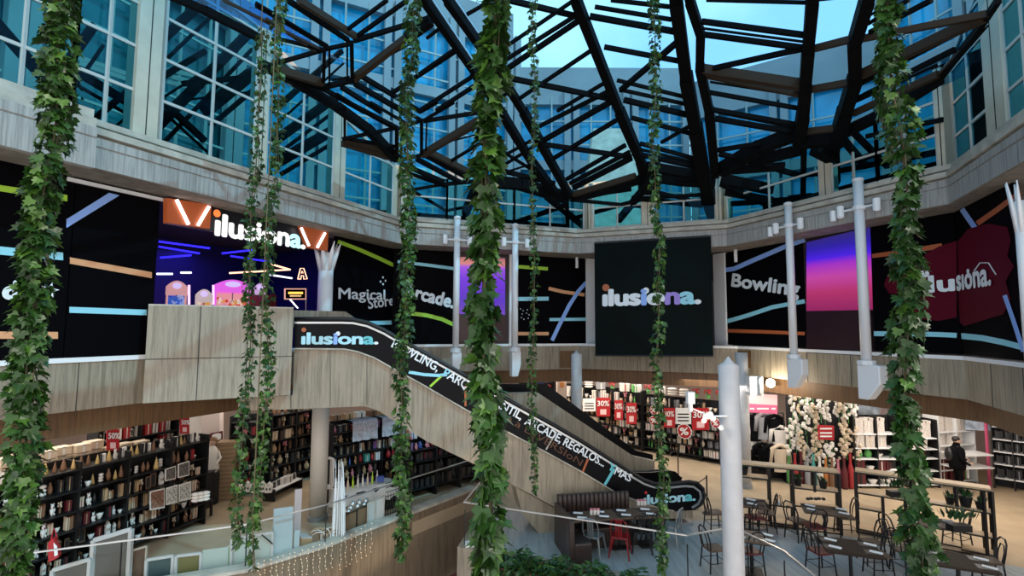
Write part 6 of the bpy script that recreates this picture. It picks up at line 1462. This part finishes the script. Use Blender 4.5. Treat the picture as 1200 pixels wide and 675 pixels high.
# shelf dividers
def divider(xa, ya, xb, yb, label, ups, shs, h=1.56, d=.36):
    a = G(xa, ya, h); b = G(xb, yb, h); A_ = V((a.x, a.y, 0)); B_ = V((b.x, b.y, 0)); u = (B_ - A_).normalized(); n = V((u.y, -u.x, 0)); an = math.atan2(u.y, u.x); L = (B_ - A_).length
    t = thing('shelf_divider', label, 'shelf', tuple((A_ + B_) / 2), group='shelf dividers')
    back = -n * d
    c = (A_ + B_) / 2 + back / 2
    MB().box((c.x, c.y, h - .02), (L, d, .045), an).build('top_board', M['wood'], t)
    mb = MB()
    for (z) in (.03, h - .055):
        for o_2 in (V(), back): mb.bar(A_ + o_2 + V((0, 0, z)), B_ + o_2 + V((0, 0, z)), .03)
    for f in (0, 1):
        for o_2 in (V(), back): mb.bar(A_.lerp(B_, f) + o_2, A_.lerp(B_, f) + o_2 + V((0, 0, h - .04)), .055)
    mb.build('frame', M['dark'], t)
    for f, z0, z1 in ups:
        for o_2 in (V(), back): MB().bar(A_.lerp(B_, f) + o_2 + V((0, 0, z0)), A_.lerp(B_, f) + o_2 + V((0, 0, z1)), .05).build('upright', M['dark'], t)
    for f0, f1, z in shs:
        p = A_.lerp(B_, (f0 + f1) / 2) + back / 2; MB().box((p.x, p.y, z), ((f1 - f0) * L, d, .05), an).build('shelf', M['wood'], t)
        MB().bar(A_.lerp(B_, f0) + V((0, 0, z)), A_.lerp(B_, f1) + V((0, 0, z - .01)), .03).build('shelf_rail', M['dark'], t)
    return A_, B_, u, n, d, h
def pot(c, label, s=1.0, box=False):
    t = thing('potted_plant', label, 'plant', tuple(c), group='potted plants on the dividers')
    if box: MB().box((c.x, c.y, c.z + .07), (.42, .2, .14)).build('planter', M['dark'], t)
    else: MB().lathe([(.06 * s, 0), (.09 * s, .15 * s), (.095 * s, .16 * s), (.08 * s, .16 * s)], c, 12).build('pot', M['dark'], t)
    mb = MB(); r_ = random.Random(int(c.x * 100))
    for k in range(26 if not box else 50):
        a = r_.uniform(0, 6.28); rr = r_.uniform(.0, .10 if not box else .2) * s; q = c + V((math.cos(a) * rr, math.sin(a) * rr * (.5 if box else 1), .15 * s)); e = q + V((math.cos(a) * .05 * s, math.sin(a) * .05 * s, r_.uniform(.05, .13) * s)); sd_ = V((-math.sin(a), math.cos(a), 0)) * .022 * s
        mb.add([q - sd_ * .4, (q + e) / 2 - sd_, e, (q + e) / 2 + sd_], [(0, 1, 2, 3)])
    mb.build('foliage', M['leaf3'], t)
for (A_, B_, u, n, d, h), pots in (
    (divider(846, 540.5, 983, 553, 'left black and wood shelf divider behind the foreground column', [(.42, 0, 1.5), (.62, 0, 1.5), (.80, 1.0, 1.5)], [(0, .42, 1.2), (.42, .62, .55), (.42, .62, .1), (.62, 1, 1.05), (.62, 1, .6), (0, .42, .55)]),
     ((.2, 1.22, 'dark potted plant on the left divider beside the rear column', 1.3, False), (.67, 1.07, 'left potted plant on the upper shelf of the left divider', 1.2, False), (.88, 1.07, 'right potted plant on the upper shelf of the left divider', 1.2, False))),
    (divider(1002, 551, 1068, 560, 'middle shelf divider with the long planter box', [(.48, 0, .98), (.88, 0, .98)], [(0, .95, 1.0), (0, .48, .62), (0, .48, .1)]),
     ((.74, 1.02, 'long planter box of dark leaves on the middle divider', 1.6, True),)),
    (divider(1070, 560.5, 1162, 573.5, 'right shelf divider with three small pots', [(.12, 0, 1.5), (.56, 1.05, 1.5), (.9, 0, 1.5)], [(.1, 1, 1.02), (.6, 1, .48), (.6, 1, .1)]),
     ((.48, 1.04, 'leftmost small pot on the right divider', 1.1, False), (.68, 1.04, 'middle taller pot on the right divider', 1.5, False), (.86, 1.04, 'rightmost small pot on the right divider', 1.1, False)))):
    for f, z, lab, s, bx_ in pots:
        c = A_.lerp(B_, f) - n * d / 2; pot(V((c.x, c.y, z)), lab, s, bx_)
p = G(1124, 622, .77); pot(p, 'bushy dark plant box on the table before the right divider', 1.8, True)
p = G(913, 592, .57); t = thing('candle_lantern', 'black wire candle lantern in the left divider', 'lantern', tuple(p))
mb = MB()
for k in range(8): a = k * .785; mb.tube([p + V((math.cos(a) * .05, math.sin(a) * .05, 0)), p + V((math.cos(a) * .09, math.sin(a) * .09, .12)), p + V((math.cos(a) * .05, math.sin(a) * .05, .26))], .006, 4)
mb.build('cage', M['dark'], t); MB().lathe([(.03, 0), (.03, .1)], p, 8).build('candle', M['paper'], t)
# stanchion posts by the escalator newel
for k, (x, y0, y1) in enumerate(((829, 563, 602), (795, 547, 560))):
    a = G(x, y1, 0); 
    tag(MB().tube([(a.x, a.y, 0), (a.x, a.y, 1.05)], .022, 6).lathe([(.14, 0), (.14, .02), (.03, .03)], (a.x, a.y, 0), 10).bar((a.x, a.y, 1.0), (a.x - .3, a.y, .8), .02).build('barrier_post', M['dark']), ('black barrier post at the front escalator end', 'black barrier post at the rear escalator end')[k], 'post')
# hedge on the terrace edge
def leafmesh(mb, p, s, yaw, pitch, roll, mi=0, kind='ivy'):
    Rm = Euler((pitch, roll, yaw)).to_matrix()
    if kind == 'ivy': pts = [(0, 0, 0), (.30, -.10, .02), (.50, .18, .05), (.30, .32, .0), (.34, .58, .04), (.12, .55, -.02), (0, .95, -.10), (-.12, .55, -.02), (-.34, .58, .04), (-.30, .32, .0), (-.50, .18, .05), (-.30, -.10, .02), (0, .38, -.05)]
    else: pts = [(0, 0, 0), (.16, .2, .03), (.2, .5, .03), (.1, .8, .0), (0, 1.0, -.06), (-.1, .8, 0), (-.2, .5, .03), (-.16, .2, .03), (0, .5, -.03)]
    vs = [p + Rm @ (V(q) * s) for q in pts]; k = len(pts) - 1
    mb.add(vs, [(i, (i + 1) % k, k) for i in range(k)], mi)
t = thing('hedge', 'low leafy green hedge spilling over the edge of the restaurant terrace', 'plants', tuple(V((1.0, 11.3, 0))))
mb = MB(); r9 = random.Random(21); a = V((-.6, 11.85, 0)); b = V((3.0, 10.4, 0))
for k in range(2200):
    f = r9.random(); p = a.lerp(b, f); n_ = V((-.37, -.93, 0)); o_2 = r9.uniform(-.12, .38); z = r9.uniform(-.28, .20) - max(0, o_2) * .5 + .10 * math.sin(f * 31)
    leafmesh(mb, p + n_ * (o_2 + .06) + V((0, 0, z + .13)), r9.uniform(.13, .22), r9.uniform(0, 6.28), r9.uniform(-.9, .5), r9.uniform(-.6, .6), r9.random() < .2, 'o')
mb.build('foliage', [M['leaf3'], M['leaf2']], t)['kind'] = 'stuff'
MB().box(((a.x + b.x) / 2 - .04, (a.y + b.y) / 2 - .1, -.15), ((b - a).length, .25, .3), math.atan2(b.y - a.y, b.x - a.x)).build('planter', M['woodd'], t)
tag(MB().box(tuple(G(552, 656, -.2)), (.3, .3, .75), .2).build('white_cabinet', M['white']), 'small white cabinet at the terrace corner behind the thick ivy', 'cabinet')
# ================================================================== shopper
def person(px, py, rz):
    p = G(px, py, 0); t = thing('person', 'person in dark coat and cap with a backpack, standing at the white shelves facing right', 'person', (0, 0, 0)); 
    me = bpy.data.meshes.new('body'); 
    J = dict(pel=(0, 0, .93), waist=(0, 0, 1.1), chest=(0, .01, 1.32), neck=(0, .01, 1.48), headb=(0, -.01, 1.56), head=(0, -.02, 1.66),
             lh=(-.10, 0, .88), lk=(-.11, -.03, .48), la=(-.11, .02, .09), lt=(-.12, -.14, .04), rh=(.10, 0, .88), rk=(.11, -.02, .48), ra=(.11, .03, .09), rt=(.12, -.13, .04),
             ls=(-.19, .01, 1.42), le=(-.25, -.02, 1.14), lw=(-.20, -.20, .98), lf=(-.18, -.28, .95), rs=(.19, .01, 1.42), re=(.25, -.04, 1.15), rw=(.18, -.24, 1.05), rf=(.15, -.32, 1.05))
    R_ = dict(pel=.15, waist=.145, chest=.165, neck=.06, headb=.085, head=.095, lh=.10, lk=.07, la=.05, lt=.04, rh=.10, rk=.07, ra=.05, rt=.04, ls=.075, le=.055, lw=.04, lf=.03, rs=.075, re=.055, rw=.04, rf=.03)
    E_ = [('pel', 'waist'), ('waist', 'chest'), ('chest', 'neck'), ('neck', 'headb'), ('headb', 'head'), ('pel', 'lh'), ('lh', 'lk'), ('lk', 'la'), ('la', 'lt'), ('pel', 'rh'), ('rh', 'rk'), ('rk', 'ra'), ('ra', 'rt'), ('chest', 'ls'), ('ls', 'le'), ('le', 'lw'), ('lw', 'lf'), ('chest', 'rs'), ('rs', 're'), ('re', 'rw'), ('rw', 'rf')]
    ks = list(J); me.from_pydata([J[k] for k in ks], [(ks.index(a), ks.index(b)) for a, b in E_], [])
    o = bpy.data.objects.new('body', me); COL.objects.link(o); sk = o.modifiers.new('skin', 'SKIN'); ss = o.modifiers.new('sub', 'SUBSURF'); ss.levels = ss.render_levels = 2
    for i, k in enumerate(ks):
        v = me.skin_vertices[0].data[i]; v.radius = (R_[k], R_[k] * (.72 if k in ('pel', 'waist', 'chest') else 1)); v.use_root = (k == 'pel')
    me.materials.append(M['cloth']); o.parent = t
    # skin, face, hair, cap
    h = MB().ball((0, -.025, 1.655), .1, 14, sq=(.86, 1.0, 1.22)); h.ball((0, -.125, 1.64), .02, 6).ball((-.085, -.01, 1.65), .022, 6, sq=(.5, 1, 1.4)).ball((.085, -.01, 1.65), .022, 6, sq=(.5, 1, 1.4))
    h.build('head', M['skin'], t, smooth=True)
    e = MB(); [e.ball((sx * .033, -.117, 1.665), .011, 6) for sx in (-1, 1)]; e.box((0, -.118, 1.60), (.04, .012, .008)); e.build('eyes_and_mouth', M['hair'], t)
    MB().ball((0, .0, 1.70), .108, 12, sq=(.9, 1.02, .95)).build('hair', M['hair'], t, smooth=True)
    for sx in (-1, 1):
        m_ = MB(); w_ = V((sx * .165, -.30, 1.0 if sx < 0 else 1.05))
        m_.ball(w_, .036, 8, sq=(.6, 1.2, 1))
        for f in range(4): m_.tube([w_ + V((0, -.03, .024 - f * .016)), w_ + V((-sx * .01, -.07, .022 - f * .016)), w_ + V((-sx * .025, -.088 + .004 * abs(f - 1), .012 - f * .014))], [.010, .009, .007], 6)
        m_.tube([w_ + V((-sx * .02, 0, .03)), w_ + V((-sx * .04, -.03, .045))], [.011, .008], 6); m_.build('hand', M['skin'], t, smooth=True)
    MB().lathe([(.20, .78), (.215, .9), (.2, 1.1), (.215, 1.3), (.19, 1.42), (.08, 1.5)], n=16).build('coat', M['cloth'], t, smooth=True)
    MB().ball((0, .2, 1.22), .2, 12, sq=(.85, .55, 1.15)).build('backpack', M['bkplastic'], t, smooth=True)
    for sx in (-1, 1): MB().tube([(sx * .11, .14, 1.38), (sx * .12, 0, 1.5), (sx * .13, -.16, 1.32), (sx * .14, -.05, 1.05)], .016, 6).build('strap', M['bkplastic'], t)
    for sx in (-1, 1): MB().ball((sx * .115, -.04, .05), .05, 10, sq=(.9, 2.4, .95)).build('shoe', M['bkplastic'], t, smooth=True)
    put(t, (p.x, p.y, .0), math.radians(rz)); return t
person(1124, 579, 70)
# ================================================================== hanging ivy
def ivy(xm, ym, Yd, y_top, y_bot, wpx, leaf, n, label, x_bot=None, wires=True, seed=0, thick=None, light=.18, gaps=()):
    r_ = random.Random(seed); c = D(xm, ym, Yd); zt_ = D(xm, y_top, Yd).z; zb_ = D(xm, y_bot, Yd).z
    W = wpx / 600 * Yd / 2
    t = thing('hanging_ivy', label, 'plant', (c.x, c.y, zb_), group='hanging ivy strands')
    ph = r_.uniform(0, 6)
    def ax(z): 
        return V((c.x + W * .28 * math.sin(z * 2.1 + ph) + W * .12 * math.sin(z * 6 + ph), c.y + W * .2 * math.cos(z * 2.7), z))
    st_ = MB(); N_ = 26; zz = [zb_ + (zt_ - zb_) * k / N_ for k in range(N_ + 1)]
    st_.tube([ax(z) for z in zz] + [V((c.x, c.y, max(zt_ + .3, surf(c.x, c.y) - .1)))], max(.006, leaf * .07), 5)
    st_.tube([ax(z) + V((W * .3 * math.sin(z * 3), W * .2, 0)) for z in zz], max(.004, leaf * .05), 5)
    st_.build('stem', M['stem'], t)
    mb = MB()
    for k in range(n):
        z = r_.uniform(zb_, zt_); f = (z - zb_) / (zt_ - zb_)
        if any(g0 < f < g1 and r_.random() < .8 for g0, g1 in gaps): continue
        env = 1.0 if thick is None else thick(f)
        if z - zb_ < W * 2.5: env *= .45 + .22 * (z - zb_) / W
        a = r_.uniform(0, 6.28); rr = W * env * math.sqrt(r_.random()) * .82
        p = ax(z) + V((math.cos(a) * rr, math.sin(a) * rr, 0)); s = leaf * r_.uniform(.65, 1.25)
        yaw = a - math.pi / 2 + r_.uniform(-.8, .8)
        leafmesh(mb, p, s, yaw, r_.uniform(-1.5, -.35), r_.uniform(-.7, .7), r_.random() < light)
    mb.build('foliage', [M['leaf'], M['leaf2']], t)['kind'] = 'stuff'
    return t
ivy(43, 337, 3.2, -25, 690, 37, .078, 1400, 'broad leafy ivy strand at the far left', seed=1, light=.22)
ivy(572, 337, 2.5, -25, 690, 35, .095, 620, 'thick large-leaved ivy strand in the middle', seed=2, light=.25, thick=lambda f: .75 + .35 * math.sin(f * 17) ** 2)
ivy(1062, 337, 3.3, -25, 690, 35, .085, 900, 'broad dark ivy strand at the right', seed=3, light=.10, thick=lambda f: .65 + .5 * math.sin(f * 9 + 1) ** 2)
ivy(475, 337, 6.0, -15, 655, 22, .072, 1500, 'dense narrow ivy strand left of the thick middle one', seed=4, light=.25)
ivy(293, 337, 5.6, 35, 640, 16, .058, 800, 'left strand of the twin ivy before the arcade sign', seed=5, light=.2)
ivy(315, 337, 5.6, -15, 620, 18, .06, 1000, 'right strand of the twin ivy before the arcade sign', seed=6, light=.3)
ivy(625, 290, 8.0, -15, 580, 12, .07, 650, 'thin ivy strand right of the thick middle one', seed=7, light=.25)
ivy(771, 337, 7.0, -15, 672, 15, .075, 950, 'thin ivy strand in front of the hanging banner', seed=8, light=.2)
ivy(90, 108, 9.4, 88, 128, 12, .11, 26, 'small leafy sprig outside the second left window', seed=9, light=.5)
ivy(298, 630, 5.0, 585, 672, 12, .07, 40, 'sparse trailing tip of ivy over the left guard', seed=10, light=.2)
# ------------------------------------------------------------------ tidy helper properties
for o in bpy.data.objects:
    if '_o' in o: del o['_o']
